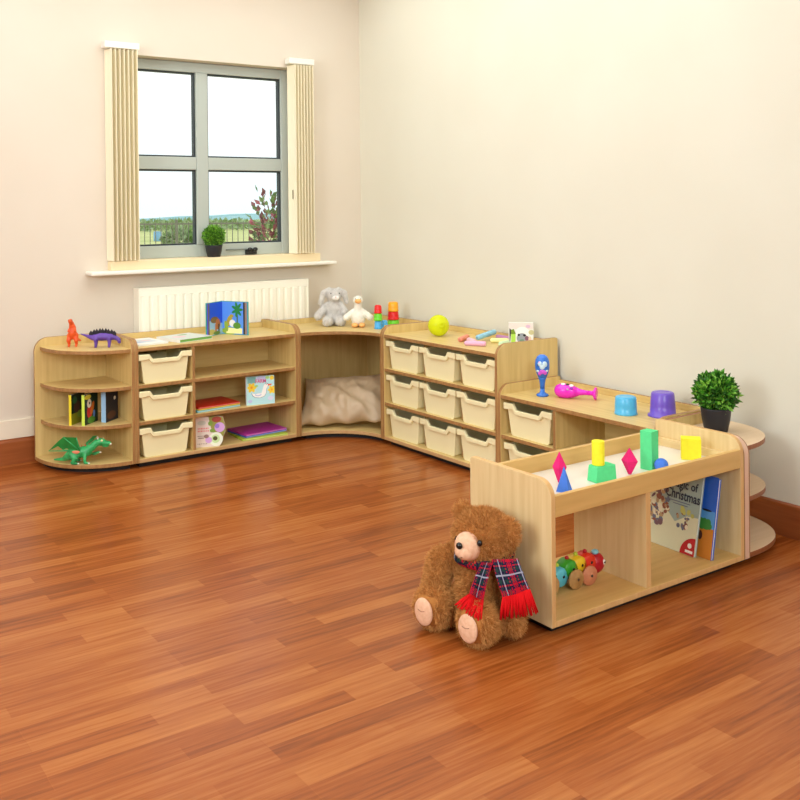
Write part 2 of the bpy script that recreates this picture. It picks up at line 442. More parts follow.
# trays
TW, TD, TH = 0.286, 0.280, 0.150
def make_tray(label, loc, rot):
    t = thing('storage_tray', label, 'tray', loc, rot, 'cream trays in the storage units')
    b = MB(); bm = b.bm; k = b.mi(cream)
    hb, ht = 0.113, 0.130          # half widths at bottom and top
    z1 = TH - 0.012; dip = 0.026
    def V(*p): return bm.verts.new(p)
    f = [(-hb + 0.008, 0.0), (hb - 0.008, 0.0), (hb, 0.008), (ht, z1), (0.082, z1), (0.066, z1 - dip), (-0.066, z1 - dip), (-0.082, z1), (-ht, z1), (-hb, 0.008)]
    def yy(z): return 0.006 * (1 - z / z1)      # front leans a little
    fv = [V(x, yy(z), z) for x, z in f]
    bv = [V(x, TD - 0.008 * (1 - z / z1), z) for x, z in f]
    for a_ in (fv[::-1], bv): bm.faces.new(a_).material_index = k
    for i, j in ((0, 1), (1, 2), (2, 3), (8, 9), (9, 0)):
        fc = bm.faces.new((fv[i], fv[j], bv[j], bv[i])); fc.material_index = k
    o = b.build('tray_body', t)
    so = o.modifiers.new('wall', 'SOLIDIFY'); so.thickness = 0.003; so.offset = -1
    bv_ = o.modifiers.new('bevel', 'BEVEL'); bv_.width = 0.003; bv_.segments = 2; bv_.limit_method = 'ANGLE'; bv_.angle_limit = R(50)
    # moulded rim with the dipped finger grip
    h = TW / 2
    up = [(-h, TH), (-0.086, TH), (-0.068, TH - dip), (0.068, TH - dip), (0.086, TH), (h, TH)]
    lo = [(-h, TH - 0.030), (-h + 0.01, TH - 0.030), (-0.09, TH - 0.026), (-0.072, TH - dip - 0.021), (0.072, TH - dip - 0.021), (0.09, TH - 0.026), (h - 0.01, TH - 0.030), (h, TH - 0.030)]
    r_ = MB().prism(up + lo[::-1], 1, -0.013, 0.003, cream)
    for s_ in (-1, 1): r_.box(min(s_ * h, s_ * (ht - 0.004)), max(s_ * h, s_ * (ht - 0.004)), 0.003, TD, TH - 0.014, TH - 0.006, cream)
    r_.box(-h, h, TD - 0.002, TD + 0.008, TH - 0.02, TH - 0.004, cream)
    r_.build('rim', t, 0.0035, 3)
    return t
proto = None
def put_tray(label, loc, rot, sx=1.0):
    global proto
    if proto is None: proto = make_tray(label, loc, rot); return proto
    c = copy_tree(proto); c.location = loc; c.rotation_euler = (0, 0, rot); c['label'] = label; c.scale = (sx, 1, 1)
    return c
rows = ['bottom', 'middle', 'top']
for r_, z in enumerate((HB, H1, H2)):
    put_tray('cream plastic tray, %s of the single column in the unit below the radiator' % rows[r_], (XA0 + T + CW / 2, YA + 0.012, z), 0)
cols = ['left', 'centre', 'right']
for c_ in range(3):
    for r_, z in enumerate((HB, H1, H2)):
        put_tray('cream plastic tray in the %s row and %s column of the nine-tray unit' % (rows[r_], cols[c_]), (XF + 0.022, YB0 - T - CP * (c_ + 0.5), z), R(-90))
for r_, z in ((0, HB), (1, H1)):
    put_tray('cream plastic tray in the %s tier of the low unit behind the play table' % ('lower' if r_ == 0 else 'upper'), (XF + 0.022, YB1 - T - 0.164, z), R(-90), 1.07)

# concave corner unit
CX1, CY1 = XF + DEP, YA + DEP
t = thing('corner_unit', 'concave wooden corner unit with a cushion inside, in the corner of the room', 'shelf unit', (XA1, YB0, 0))
def cpt(x, y): return (x - XA1, y - YB0)
gx, gy = CX1 - XA1, CY1 - YB0
ax_, ay_ = XF - XA1, YA - YB0
MB().prism([(p[0] + (YA - YB0), p[1]) for p in panel_pts(DEP - 0.002, ZB, H3 + PT)], 0, 0.0, T, woodZ, edge).build('side_panel', t, 0.002)
MB().prism([(p[0] + (XF - XA1), p[1]) for p in panel_pts(DEP - 0.002, ZB, H3 + PT)], 1, 0.0, T, woodZ, edge).build('side_panel', t, 0.002)
MB().box(T, gx - T, gy - T, gy, HB, H3 + UP, woodZ, ez=edge).build('back_panel', t, 0.001)
MB().box(gx - T, gx, T, gy, HB, H3 + UP, woodZ, ez=edge).build('back_panel', t, 0.001)
def corner_board(name, ztop, th, e):
    ptsn = arc(0.0, 0.0, ax_ + 0.004, ay_ + 0.004, 90, 0, 24)
    ptsn[0] = (T, ay_ + 0.004); ptsn[-1] = (ax_ + 0.004, T)
    ptsn = [p for p in ptsn if p[0] >= T - 1e-6 and p[1] >= T - 1e-6]
    b_ = 0 if name == 'base' else T
    out = ptsn + [(gx - b_, T), (gx - b_, gy - b_), (T, gy - b_)]
    return MB().prism(out, 2, ztop - th, ztop, woodX, e).build(name, t, 0.0015)
corner_board('base', HB, HB - ZB, lightedge); corner_board('top_shelf', H3, T, edge)
ptsn = arc(0, 0, ax_ + 0.045, ay_ + 0.045, 80, 10, 16)
MB().prism(ptsn + [(gx - 0.04, 0.05), (gx - 0.04, gy - 0.04), (0.05, gy - 0.04)], 2, 0, ZB, black).build('underside_shade', t)  # shadow under the corner unit, built as a dark block

# quarter-round end units
def quadrant(name, label, loc, mirror, levels, W, Dp, Rx, e1, e2, top, ws=None):
    """local frame: side panel along +y at x=0 on the -x side; the shelves sweep towards -x (mirrored: +x)"""
    t = thing(name, label, 'shelf unit', loc)
    s_ = -1 if mirror else 1
    X = lambda a, b: (min(s_ * a, s_ * b), max(s_ * a, s_ * b))
    a, b = X(-T if e2 is None else -0.025, 0)
    zt = levels[-1] + top
    if e2 is None:
        MB().prism(panel_pts(Dp, ZB, zt), 0, a, b, woodZ, e1).build('side_panel', t, 0.002)
    else:
        MB().prism(panel_pts(Dp, ZB, zt), 0, a, b, paleZ, e2).build('side_panel', t, 0.0015)
        for q in ((a - 0.005, a), (b, b + 0.005)):
            MB().prism(panel_pts(Dp, ZB, zt, 0.062), 0, q[0], q[1], woodZ, e1).build('panel_lipping', t, 0.001)
    off = T if e2 is None else 0.030
    x0, x1 = -off - Rx - 0.0, -off
    r = 0.07
    bp = [(x0 * s_, ZB), (x1 * s_, ZB), (x1 * s_, zt)] + [(p[0] * s_, p[1]) for p in arc(x0 + r, zt - r, r, r, 90, 180, 10)]
    MB().prism(bp, 1, Dp - T, Dp, woodZ, e1).build('back_panel', t, 0.002)
    for i, z in enumerate(levels):
        rx = Rx - (0.0 if i == 0 else (0.028 if e2 is None else 0.036)); ryy = Dp - T - (0.002 if i == 0 else (0.008 if e2 is None else 0.03))
        th = HB - ZB if i == 0 else T
        pp = [(p[0] * s_, p[1]) for p in ([(-off, Dp - T)] + sarc(-off, Dp - T, rx, ryy, 180, 270, 28, 2.2 if e2 is None else 2.5))]
        MB().prism(pp, 2, z - th, z, ws or woodX, e1).build('base' if i == 0 else ('top_shelf' if i == len(levels) - 1 else 'shelf'), t, 0.0015)
    pp = [(p[0] * s_, p[1]) for p in ([(-off, Dp - 0.03)] + arc(-off, Dp - 0.03, Rx - 0.035, Dp - 0.07, 180, 270, 20))]
    MB().prism(pp, 2, 0, ZB, black).build('underside_shade', t)  # shadow under the curved base, built as a dark block
    return t
quadrant('quadrant_shelf', 'tall quarter-round wooden end shelf with toy dinosaurs on top, left of the tray unit', (XA0 - 0.0005, YA, 0), False, [HB, H1, H2, H3], 0.38, DEP, 0.37, edge, None, PT)
quadrant('quadrant_shelf', 'low quarter-round wooden end shelf beside the right wall, carrying the potted shrub', (XD1 + 0.006, YD0, 0), True, [HB, H1, H2], 0.38, 0.37, 0.372, rededge, pinkedge, 0.041, wood('pale_pink_beech', (224, 196, 160), (234, 208, 176), 0))

# play table with a sunken white top
W_D = XD1 - XD0; DD = 0.368
t = thing('play_table', 'pale wooden open play table with a sunken white top, bear leaning on its end', 'table', (XD0, YD0, 0))
PTD = 0.468
side(t, 0, DD, PTD, paleZ, paleedge, 0.055); side(t, W_D - T, DD, PTD, paleZ, paleedge, 0.055)
MB().box(T, W_D - T, 0.0, T, 0.3565, 0.4215, paleX).build('rail', t, 0.002)
MB().box(T, W_D - T, DD - T, DD, 0.3565, 0.4265, paleX).build('rail', t, 0.002)
MB().box(T, W_D - T, T, DD - T, 0.3565, 0.372, plain('white_acrylic', (236, 232, 222), 0.25, 0.5)).build('table_top', t)
tag(t.children[-1], 'white glossy sunken panel')
MB().box(W_D - T - 0.012, W_D - T, T, DD - T, 0.372, 0.402, paleY).build('batten', t, 0.001)
shelf(t, 'base', T, W_D - T, 0.0, DD, HB, paleX, paleedge, HB - ZB)
MB().box(0.432, 0.456, 0.004, DD - 0.05, HB, 0.3565, paleZ, ey=paleedge).build('divider', t, 0.0015)
underside_shade(t, 0.03, W_D - 0.03, 0.035, DD - 0.035)

def leaf_card(m, p, d, L, w_, mat, rn):
    d = d.normalized(); s_ = d.cross(Vector((rn.uniform(-1, 1), rn.uniform(-1, 1), rn.uniform(-1, 1)))).normalized() * w_
    n_ = d.cross(s_).normalized() * w_ * 0.35
    q = [p, p + d * L * 0.45 + s_, p + d * L, p + d * L * 0.45 - s_]
    c = p + d * L * 0.5 - n_
    v = [m.bm.verts.new(x) for x in q]; k = m.mi(mat)
    vc = m.bm.verts.new(c)
    for i, j in ((0, 1), (1, 2), (2, 3), (3, 0)):
        f_ = m.bm.faces.new((v[i], v[j], vc)); f_.material_index = k; f_.smooth = False

# ------------------------------------------------------------------ books
def facing(loc, tgt=(-3.43, -5.05)):
    """z rotation that turns local -y towards a point"""
    dx, dy = tgt[0] - loc[0], tgt[1] - loc[1]
    return math.atan2(dx, -dy)
def book(name, label, cat, loc, rot, w, h, th, cover, spine=None, art=None, group=None, pages=None, back=None):
    """closed book: spine at x=0, front cover at y=0 facing -y, height along z; art(mb, lift) paints the cover"""
    t = thing(name, label, cat, loc, rot, group)
    c = MB(); b_ = 0.0016
    c.box(0, w, 0, b_, 0, h, cover).box(0, w, th - b_, th, 0, h, back or cover).box(-0.001, b_, 0, th, 0, h, spine or cover)
    if art: art(c)
    c.build('cover', t)
    MB().box(b_, w - 0.003, b_, th - b_, 0.002, h - 0.002, pages or white_paper).build('pages', t)
    return t
LIFT = [0.0003]
def shape(c, pts, m, y=0.0, lift=None):
    """flat printed shape on the cover plane (x, z) facing -y"""
    LIFT[0] += 0.000012
    yy = y - (lift or LIFT[0])
    c.poly([(p[0], yy, p[1]) for p in pts], m)
def rect(x0, x1, z0, z1): return [(x0, z0), (x1, z0), (x1, z1), (x0, z1)]
def words(c, body, size, x, z, m, y=0.0, bold=0.0, sx=1.0, align='CENTER'):
    me = text_mesh(body, size, align, bold)
    LIFT[0] += 0.000012
    c.mesh(me, m, Matrix.Translation((x, y - LIFT[0], z)) @ Matrix.Rotation(R(90), 4, 'X') @ Matrix.Diagonal((sx, 1, 1, 1)))
def reset(): LIFT[0] = 0.0003
rb = random.Random(11)
ink = lambda n, rgb: plain('ink_' + n, rgb, 0.45)

# board books standing fanned on the quadrant shelf
def art_jungle(c):
    reset(); w, h = 0.12, 0.15
    shape(c, rect(0.004, w, 0.05, h), ink('forest', (24, 52, 34)))
    shape(c, rect(0.004, w, 0.0, 0.055), ink('olive', (150, 150, 30)))
    shape(c, ell(0.05, 0.085, 0.03, 0.03), ink('brown', (84, 50, 40))); shape(c, ell(0.075, 0.045, 0.025, 0.018), ink('lime', (140, 172, 50)))
    shape(c, ell(0.03, 0.12, 0.02, 0.018), ink('leaf', (46, 104, 60)))
def art_parrot(c):
    reset(); w, h = 0.12, 0.15
    shape(c, rect(0.004, w, 0.0, h), ink('forest', (24, 52, 34)))
    shape(c, ell(0.045, 0.06, 0.024, 0.034), ink('scarlet', (214, 50, 36))); shape(c, ell(0.042, 0.102, 0.02, 0.022), ink('cream', (238, 230, 210)))
    shape(c, ell(0.045, 0.103, 0.006, 0.006), ink('dark', (20, 20, 24))); shape(c, ell(0.07, 0.075, 0.014, 0.035, rot=-0.4), ink('amber', (220, 120, 40)))
    shape(c, ell(0.06, 0.018, 0.035, 0.018), ink('grass', (92, 150, 50))); shape(c, ell(0.085, 0.045, 0.01, 0.018), ink('sky', (110, 150, 220)))
    shape(c, ell(0.03, 0.135, 0.03, 0.012), ink('yellow', (230, 220, 60)))
def art_night(c):
    reset()
    shape(c, rect(0.004, 0.11, 0.0, 0.15), ink('night', (22, 20, 42))); shape(c, ell(0.08, 0.11, 0.01, 0.01), ink('cream', (238, 230, 210)))
    shape(c, ell(0.05, 0.03, 0.04, 0.02), ink('brown', (84, 50, 40)))
G_ = 'board books on the end shelf'
book('board_book', 'small board book with yellow spine, beside its lime twin on the end shelf', 'book', (-1.981, -0.352, H1), R(40), 0.12, 0.15, 0.014, ink('forest', (24, 52, 34)), ink('yellow_spine', (240, 220, 48)), art_jungle, G_)
book('board_book', 'small board book with lime spine and red parrot cover', 'book', (-1.930, -0.398, H1), R(40), 0.12, 0.15, 0.016, ink('forest', (24, 52, 34)), ink('lime_spine', (212, 240, 90)), art_parrot, G_)
book('board_book', 'small dark board book with pale blue spine on the end shelf', 'book', (-1.822, -0.395, H1), R(38), 0.105, 0.152, 0.026, ink('night', (22, 20, 42)), ink('pale_blue_spine', (158, 204, 242)), art_night, G_)

# picture books lying on the storage unit below the window
def art_pale(c):
    reset()
    shape(c, rect(0.01, 0.14, 0.06, 0.16), ink('mist', (206, 216, 226))); shape(c, ell(0.1, 0.12, 0.03, 0.02), ink('blush', (230, 200, 206)))
    shape(c, ell(0.05, 0.08, 0.03, 0.02), ink('haze', (180, 200, 224)))
book('picture_book', 'white picture book lying flat at the left end of the storage unit top', 'book', (-1.660, -0.430, H3 + 0.0085), (R(-90), 0, R(6)), 0.17, 0.22, 0.008, ink('white', (240, 240, 238)), None, art_pale)
def art_green(c):
    reset()
    shape(c, rect(0.012, 0.2, 0.04, 0.19), ink('silver', (214, 220, 214))); shape(c, ell(0.07, 0.1, 0.04, 0.035), ink('blush', (230, 200, 206))); shape(c, ell(0.13, 0.15, 0.03, 0.015), ink('leaf2', (110, 160, 80)))
pb = book('picture_book', 'green-edged picture book lying flat under the open pop-up book', 'book', (-1.442, -0.442, H3 + 0.0165), (R(-90), 0, R(14)), 0.215, 0.2, 0.016, ink('silver', (214, 220, 214)), ink('white', (240, 240, 238)), art_green, None, plain('green_page_edges', (110, 168, 80), 0.6), ink('white', (240, 240, 238)))
pb['label'] = 'green-edged picture book lying flat between the white book and the open blue book'

# open blue picture book standing in a V
t = thing('open_picture_book', 'open blue picture book with kangaroos standing on the storage unit', 'book', (-1.105, -0.245, H3))
teal = ink('teal_cover', (62, 168, 160)); blueA, blueB = ink('deep_sky', (40, 84, 216)), ink('bright_sky', (88, 150, 244))
def leaf_frame(pt): # from the fold to the free edge
    d = Vector((pt[0] + 1.105, pt[1] + 0.245, 0)); return d.length, math.atan2(d.y, d.x)
wl, al = leaf_frame((-1.236, -0.312)); wr, ar = leaf_frame((-1.018, -0.395))
hb_ = 0.183
def leaf(name, wid, ang, right):
    c = MB(); reset()
    # x runs from the fold; the picture faces the reader in the opening of the V
    M_ = Matrix.Rotation(ang, 4, 'Z')
    s_ = -1 if right else 1
    c.box(0, wid, 0 if s_ > 0 else -0.004, 0.004 if s_ > 0 else 0, 0, hb_, teal)
    f0 = (0.0045 if s_ > 0 else -0.0045)
    def shp(pts, m):
        LIFT[0] += 0.000012
        c.poly([(p[0], f0 + s_ * LIFT[0], p[1]) for p in pts], m)
    W_ = wid
    if not right:
        shp(rect(0.0, W_ - 0.006, 0.003, hb_ - 0.003), blueA)
        shp([(0.0, 0.003), (W_ - 0.02, 0.003), (W_ - 0.02, 0.08), (0.09, 0.085), (0.05, 0.07), (0.0, 0.06)], ink('pale_water', (150, 190, 220)))
        shp(ell(0.075, 0.085, 0.035, 0.018), ink('kangaroo', (120, 96, 50))); shp(ell(0.045, 0.06, 0.022, 0.03), ink('rust', (176, 106, 62)))
        shp(rect(0.03, 0.042, 0.005, 0.06), ink('dark_brown', (62, 44, 36))); shp(rect(0.055, 0.07, 0.005, 0.06), ink('rust', (176, 106, 62)))
        shp(ell(0.1, 0.02, 0.03, 0.016), ink('straw', (186, 176, 96))); shp(ell(0.055, 0.012, 0.03, 0.01), ink('grass2', (96, 130, 60)))
        shp(rect(W_ - 0.028, W_ - 0.016, 0.005, hb_ - 0.004), ink('trunk', (110, 96, 90))); shp(rect(W_ - 0.016, W_ - 0.006, 0.005, hb_ - 0.003), ink('violet', (96, 86, 220)))
    else:
        shp(rect(0.0, W_ - 0.006, 0.003, hb_ - 0.003), blueB)
        shp(ell(0.05, 0.02, 0.05, 0.02), ink('meadow', (150, 180, 60))); shp(rect(0.03, W_ - 0.04, 0.006, 0.036), ink('cream_panel', (248, 246, 176)))
        shp(ell(0.05, 0.075, 0.016, 0.032, rot=-0.35), ink('ochre', (178, 160, 52))); shp(ell(0.065, 0.102, 0.013, 0.009), ink('ochre', (178, 160, 52))); shp(ell(0.03, 0.045, 0.012, 0.03, rot=0.2), ink('meadow', (150, 180, 60)))
        shp(ell(0.07, 0.062, 0.02, 0.02), ink('white', (240, 240, 238)))
        shp(rect(0.098, 0.106, 0.05, 0.13), ink('leaf_trunk', (70, 100, 60)))
        for q in range(7): shp(ell(0.102 + 0.018 * math.cos(q * 0.9), 0.138 + 0.022 * math.sin(q * 0.9), 0.02, 0.008, rot=q * 0.9), ink('palm', (30, 128, 60)))
        shp(ell(0.1, 0.05, 0.025, 0.018), ink('bushy', (92, 150, 50)))
        shp(rect(W_ - 0.032, W_ - 0.022, 0.004, hb_ - 0.004), ink('dark', (20, 20, 24))); shp(rect(W_ - 0.022, W_ - 0.008, 0.004, hb_ - 0.004), ink('trunk2', (150, 126, 116)))
    bmesh.ops.transform(c.bm, matrix=M_, verts=c.bm.verts[:])
    return c.build(name, t)
leaf('page', wl, al, False); leaf('page', wr, ar, True)
MB().tube([(0, 0.004, 0.001), (0, 0.004, hb_)], 0.004, teal).build('spine', t)

# duck book
def art_duck(c):
    reset(); w, h = 0.158, 0.152
    shape(c, rect(0.006, w, 0, h), ink('aqua', (186, 232, 240)))
    shape(c, rect(0.008, 0.055, 0.115, h - 0.002), ink('sea', (126, 190, 190))); shape(c, ell(0.085, 0.14, 0.03, 0.011), ink('lilac', (196, 200, 240)))
    shape(c, ell(0.145, 0.139, 0.012, 0.012), ink('sun', (248, 214, 60))); shape(c, ell(0.12, 0.142, 0.012, 0.008), ink('mint', (170, 220, 130)))
    for cx, cz, q in ((0.03, 0.093, 0.024), (0.143, 0.075, 0.02)):
        for k in range(6): 
            e_ = [(max(0.007, min(w, p[0])), p[1]) for p in ell(cx + q * 0.6 * math.cos(k * 1.05), cz + q * 0.6 * math.sin(k * 1.05), q * 0.55, q * 0.36, rot=k * 1.05)]
            shape(c, e_, ink('sun', (248, 214, 60)))
        shape(c, ell(cx, cz, q * 0.3, q * 0.3), ink('orange', (240, 166, 40)))
    shape(c, ell(0.057, 0.1, 0.01, 0.006), ink('mint', (170, 220, 130)))
    wd_ = ink('pure_white', (252, 252, 248)); ol = ink('outline', (90, 110, 140))
    body = [(0.03, 0.064), (0.045, 0.058), (0.085, 0.062), (0.093, 0.085), (0.1, 0.105), (0.112, 0.111), (0.123, 0.106), (0.122, 0.095), (0.113, 0.083), (0.111, 0.06), (0.1, 0.043), (0.075, 0.036), (0.05, 0.04), (0.035, 0.05)]
    ctr = (0.078, 0.065)
    shape(c, [(ctr[0] + (p[0] - ctr[0]) * 1.05, ctr[1] + (p[1] - ctr[1]) * 1.06) for p in body], ol); shape(c, body, wd_)
    shape(c, [(0.121, 0.107), (0.143, 0.107), (0.141, 0.1), (0.122, 0.097)], ink('bill', (240, 104, 62)))
    shape(c, ell(0.066, 0.053, 0.018, 0.008), ink('lilac', (196, 200, 240))); shape(c, ell(0.066, 0.055, 0.014, 0.005), wd_); shape(c, ell(0.113, 0.105, 0.002, 0.002), ink('dark', (20, 20, 24)))
    shape(c, ell(0.135, 0.03, 0.016, 0.012), ink('lilac2', (220, 222, 246))); shape(c, ell(0.02, 0.02, 0.012, 0.008), ink('lilac', (196, 200, 240)))
    words(c, 'FARM', 0.027, 0.082, 0.124, ink('magenta', (226, 84, 152)), bold=0.0006, sx=0.9)
ang = facing((-0.99, -0.44)) * 0.45
book('picture_book', 'square duck picture book standing upright on the middle shelf, with FARM on the cover', 'book', (-1.066, -0.452, H1), (R(-4), 0, ang), 0.158, 0.152, 0.012, ink('aqua', (186, 232, 240)), ink('spine_white', (236, 232, 226)), art_duck)

# baby book with a shaped cover
t = thing('baby_book', 'pale shaped baby book with flowers standing on the bottom shelf', 'book', (-1.362, -0.44, HB), (R(-5), 0, R(-20)))
c = MB(); reset(); W_, H_ = 0.158, 0.158
outl = [(0, 0), (0.125, 0), (0.14, 0.02), (0.146, 0.05), (0.158, 0.075), (0.157, 0.115), (0.15, 0.13), (0.147, 0.15), (0.12, 0.158), (0.085, 0.152), (0.06, 0.158), (0.0, 0.158)]
c.prism(outl, 1, 0, 0.014, ink('pale_pink', (232, 216, 206)))
shape(c, [(0.07, 0.155), (0.12, 0.157), (0.146, 0.149), (0.149, 0.13), (0.156, 0.114), (0.157, 0.078), (0.146, 0.05), (0.10, 0.06), (0.082, 0.1)], ink('moss', (150, 150, 64)))
shape(c, ell(0.113, 0.14, 0.025, 0.015), ink('brick', (164, 62, 46))); shape(c, ell(0.128, 0.098, 0.027, 0.026), ink('orchid', (214, 166, 224))); shape(c, ell(0.115, 0.105, 0.012, 0.012), ink('violet2', (156, 120, 214)))
shape(c, ell(0.08, 0.12, 0.012, 0.012), ink('moss2', (128, 160, 60))); shape(c, ell(0.09, 0.083, 0.014, 0.01), ink('moss2', (128, 160, 60)))
shape(c, ell(0.108, 0.038, 0.036, 0.036, 24), ink('petal', (240, 246, 226))); shape(c, ell(0.106, 0.04, 0.022, 0.022), ink('pale_lime', (206, 232, 170))); shape(c, ell(0.104, 0.042, 0.012, 0.011), ink('seed', (82, 80, 24)))
shape(c, ell(0.07, 0.035, 0.018, 0.016), ink('orchid', (214, 166, 224))); shape(c, ell(0.058, 0.055, 0.013, 0.01), ink('taupe', (150, 116, 104)))
for r_ in range(2):
    for k in range(7):
        xx = 0.014 + k * 0.0085; zz = 0.092 - r_ * 0.013
        shape(c, rect(xx, xx + rb.uniform(0.004, 0.006), zz, zz + 0.008), ink('rose_text', (226, 110, 110)))
for k in range(6):
    xx = 0.012 + k * 0.009; shape(c, rect(xx, xx + 0.004, 0.012 + rb.uniform(0, .004), 0.02), ink('taupe_text', (140, 118, 100)))
shape(c, rect(0.012, 0.05, 0.056, 0.059), ink('taupe_text', (140, 118, 100))); shape(c, rect(0.016, 0.045, 0.045, 0.05), ink('taupe_text', (140, 118, 100)))
shape(c, ell(0.035, 0.125, 0.022, 0.012), ink('grey_mist', (206, 206, 194)))
c.build('cover', t)

# flat stacks of coloured books
def flat(label, loc, rz, w, d, th, rgb, grp):
    t = thing('paperback', label, 'book', loc, (R(-90), 0, R(rz)), grp)
    cm = plain('cover_%d_%d_%d' % rgb, rgb, 0.4)
    MB().box(0, w, 0, 0.0012, 0, d, cm).box(0, w, th - 0.0012, th, 0, d, cm).box(-0.0006, 0.0012, 0, th, 0, d, cm).build('cover', t)
    MB().box(0.0012, w - 0.001, 0.0012, th - 0.0012, 0.001, d - 0.001, cm if th < 0.006 else plain('page_%d' % rgb[0], tuple(min(255, int(v * .6 + 100)) for v in rgb), 0.6)).build('pages', t)
flat('teal-edged paperback, lowest of the stack under the red one', (-1.36, -0.468, H1 + 0.010), 5, 0.26, 0.2, 0.009, (120, 190, 200), 'stack of books on the middle shelf')
flat('thin yellow paperback between the red and teal ones', (-1.352, -0.462, H1 + 0.0165), 4, 0.252, 0.2, 0.0055, (240, 206, 70), 'stack of books on the middle shelf')
flat('red paperback on top of the stack on the middle shelf', (-1.352, -0.462, H1 + 0.025), 4, 0.252, 0.2, 0.0075, (206, 34, 18), 'stack of books on the middle shelf')
flat('lime green paperback, lowest of the stack on the bottom shelf', (-1.098, -0.462, HB + 0.010), -4, 0.27, 0.2, 0.009, (170, 200, 40), 'stack of books on the bottom shelf')
flat('blue paperback in the middle of the stack on the bottom shelf', (-1.070, -0.452, HB + 0.0185), 4, 0.26, 0.2, 0.0075, (70, 100, 210), 'stack of books on the bottom shelf')
flat('magenta paperback on top of the stack on the bottom shelf', (-1.070, -0.45, HB + 0.0275), 4, 0.262, 0.2, 0.008, (190, 50, 170), 'stack of books on the bottom shelf')

# books leaning inside the play table
def art_xmas(c):
    reset(); w, h = 0.25, 0.285
    shape(c, rect(0.0, w, 0, h), ink('winter_sky', (164, 186, 178)))
    shape(c, [(0, 0), (w, 0), (w, 0.135), (0.2, 0.13), (0.15, 0.1), (0.1, 0.14), (0.05, 0.2), (0, 0.25)], ink('snow', (226, 228, 196)))
    pal = [ink('brick2', (150, 90, 66)), ink('slate', (110, 118, 140)), ink('cream2', (240, 232, 206)), ink('plum', (120, 92, 100)), ink('tan', (190, 160, 120))]
    for k in range(170):
        tt = rb.random()
        x = 0.01 + rb.random() * 0.15 * (0.5 + tt); z = 0.07 + tt * 0.205
        if x > 0.105 + (0.2 - z) * 0.35: continue
        e_ = [(min(w - .001, max(0.001, p[0])), p[1]) for p in ell(x, z, rb.uniform(.004, .012), rb.uniform(.004, .013), 9, rb.uniform(0, 3))]
        shape(c, e_, rb.choice(pal))
    for k in range(16):
        x, z = 0.15 + rb.random() * 0.06, 0.085 + rb.random() * 0.05
        shape(c, ell(x, z, rb.uniform(.004, .009), rb.uniform(.004, .009), 9), rb.choice(pal))
    for k in range(8): shape(c, ell(0.175 + rb.random() * 0.07, 0.135 + rb.random() * 0.02, .008, .008, 9), ink('yellow_green', (196, 200, 110)))
    nv = ink('navy_text', (44, 54, 76))
    words(c, 'Magic of', 0.042, 0.172, 0.235, nv, bold=0.0007, sx=0.86)
    words(c, 'Christmas', 0.048, 0.173, 0.196, nv, bold=0.0009, sx=0.78)
    shape(c, rect(0.12, 0.21, 0.171, 0.174), ink('slate', (110, 118, 140))); shape(c, rect(0.135, 0.2, 0.162, 0.165), ink('slate', (110, 118, 140)))
    pts = [(w - 0.001, 0.001)] + [(w - 0.001 - 0.062 * math.sin(R(90 * i / 10)), 0.001 + 0.062 * math.cos(R(90 * i / 10))) for i in range(11)]
    shape(c, pts, ink('red_sticker', (196, 30, 40)))
    wt = ink('pure_white', (252, 252, 248)); shape(c, ell(w - 0.023, 0.034, 0.009, 0.009), wt); shape(c, rect(w - 0.04, w - 0.008, 0.009, 0.018), wt)
XB = XD1 - T
book('picture_book', 'wide pale Christmas picture book leaning inside the play table', 'book', (-0.583, -2.687, HB + 0.001), Euler((R(-11), 0, R(-93)), 'XYZ'), 0.25, 0.285, 0.010, ink('winter_sky', (164, 186, 178)), None, art_xmas)
def art_desert(c):
    reset(); w, h = 0.25, 0.285
    shape(c, rect(0, w, 0, h), ink('cobalt', (36, 98, 204))); shape(c, rect(0, w, 0.1, 0.165), ink('lagoon', (84, 156, 220))); shape(c, rect(0, w, 0, 0.105), ink('sand', (206, 130, 44)))
    for k in range(9): shape(c, ell(0.19 + k * 0.005, 0.115 + 0.01 * math.sin(k * 2), 0.012, 0.012, 10), ink('palm2', (60, 140, 60)))
    shape(c, ell(0.215, 0.165, 0.02, 0.004), ink('dark', (20, 20, 24))); shape(c, ell(0.196, 0.075, 0.01, 0.016), ink('brown', (84, 50, 40)))
book('picture_book', 'blue and orange picture book half hidden behind the Christmas one', 'book', (-0.565, -2.738, HB + 0.001), Euler((R(-10), 0, R(-92)), 'XYZ'), 0.252, 0.280, 0.012, ink('cobalt', (36, 98, 204)), None, art_desert)

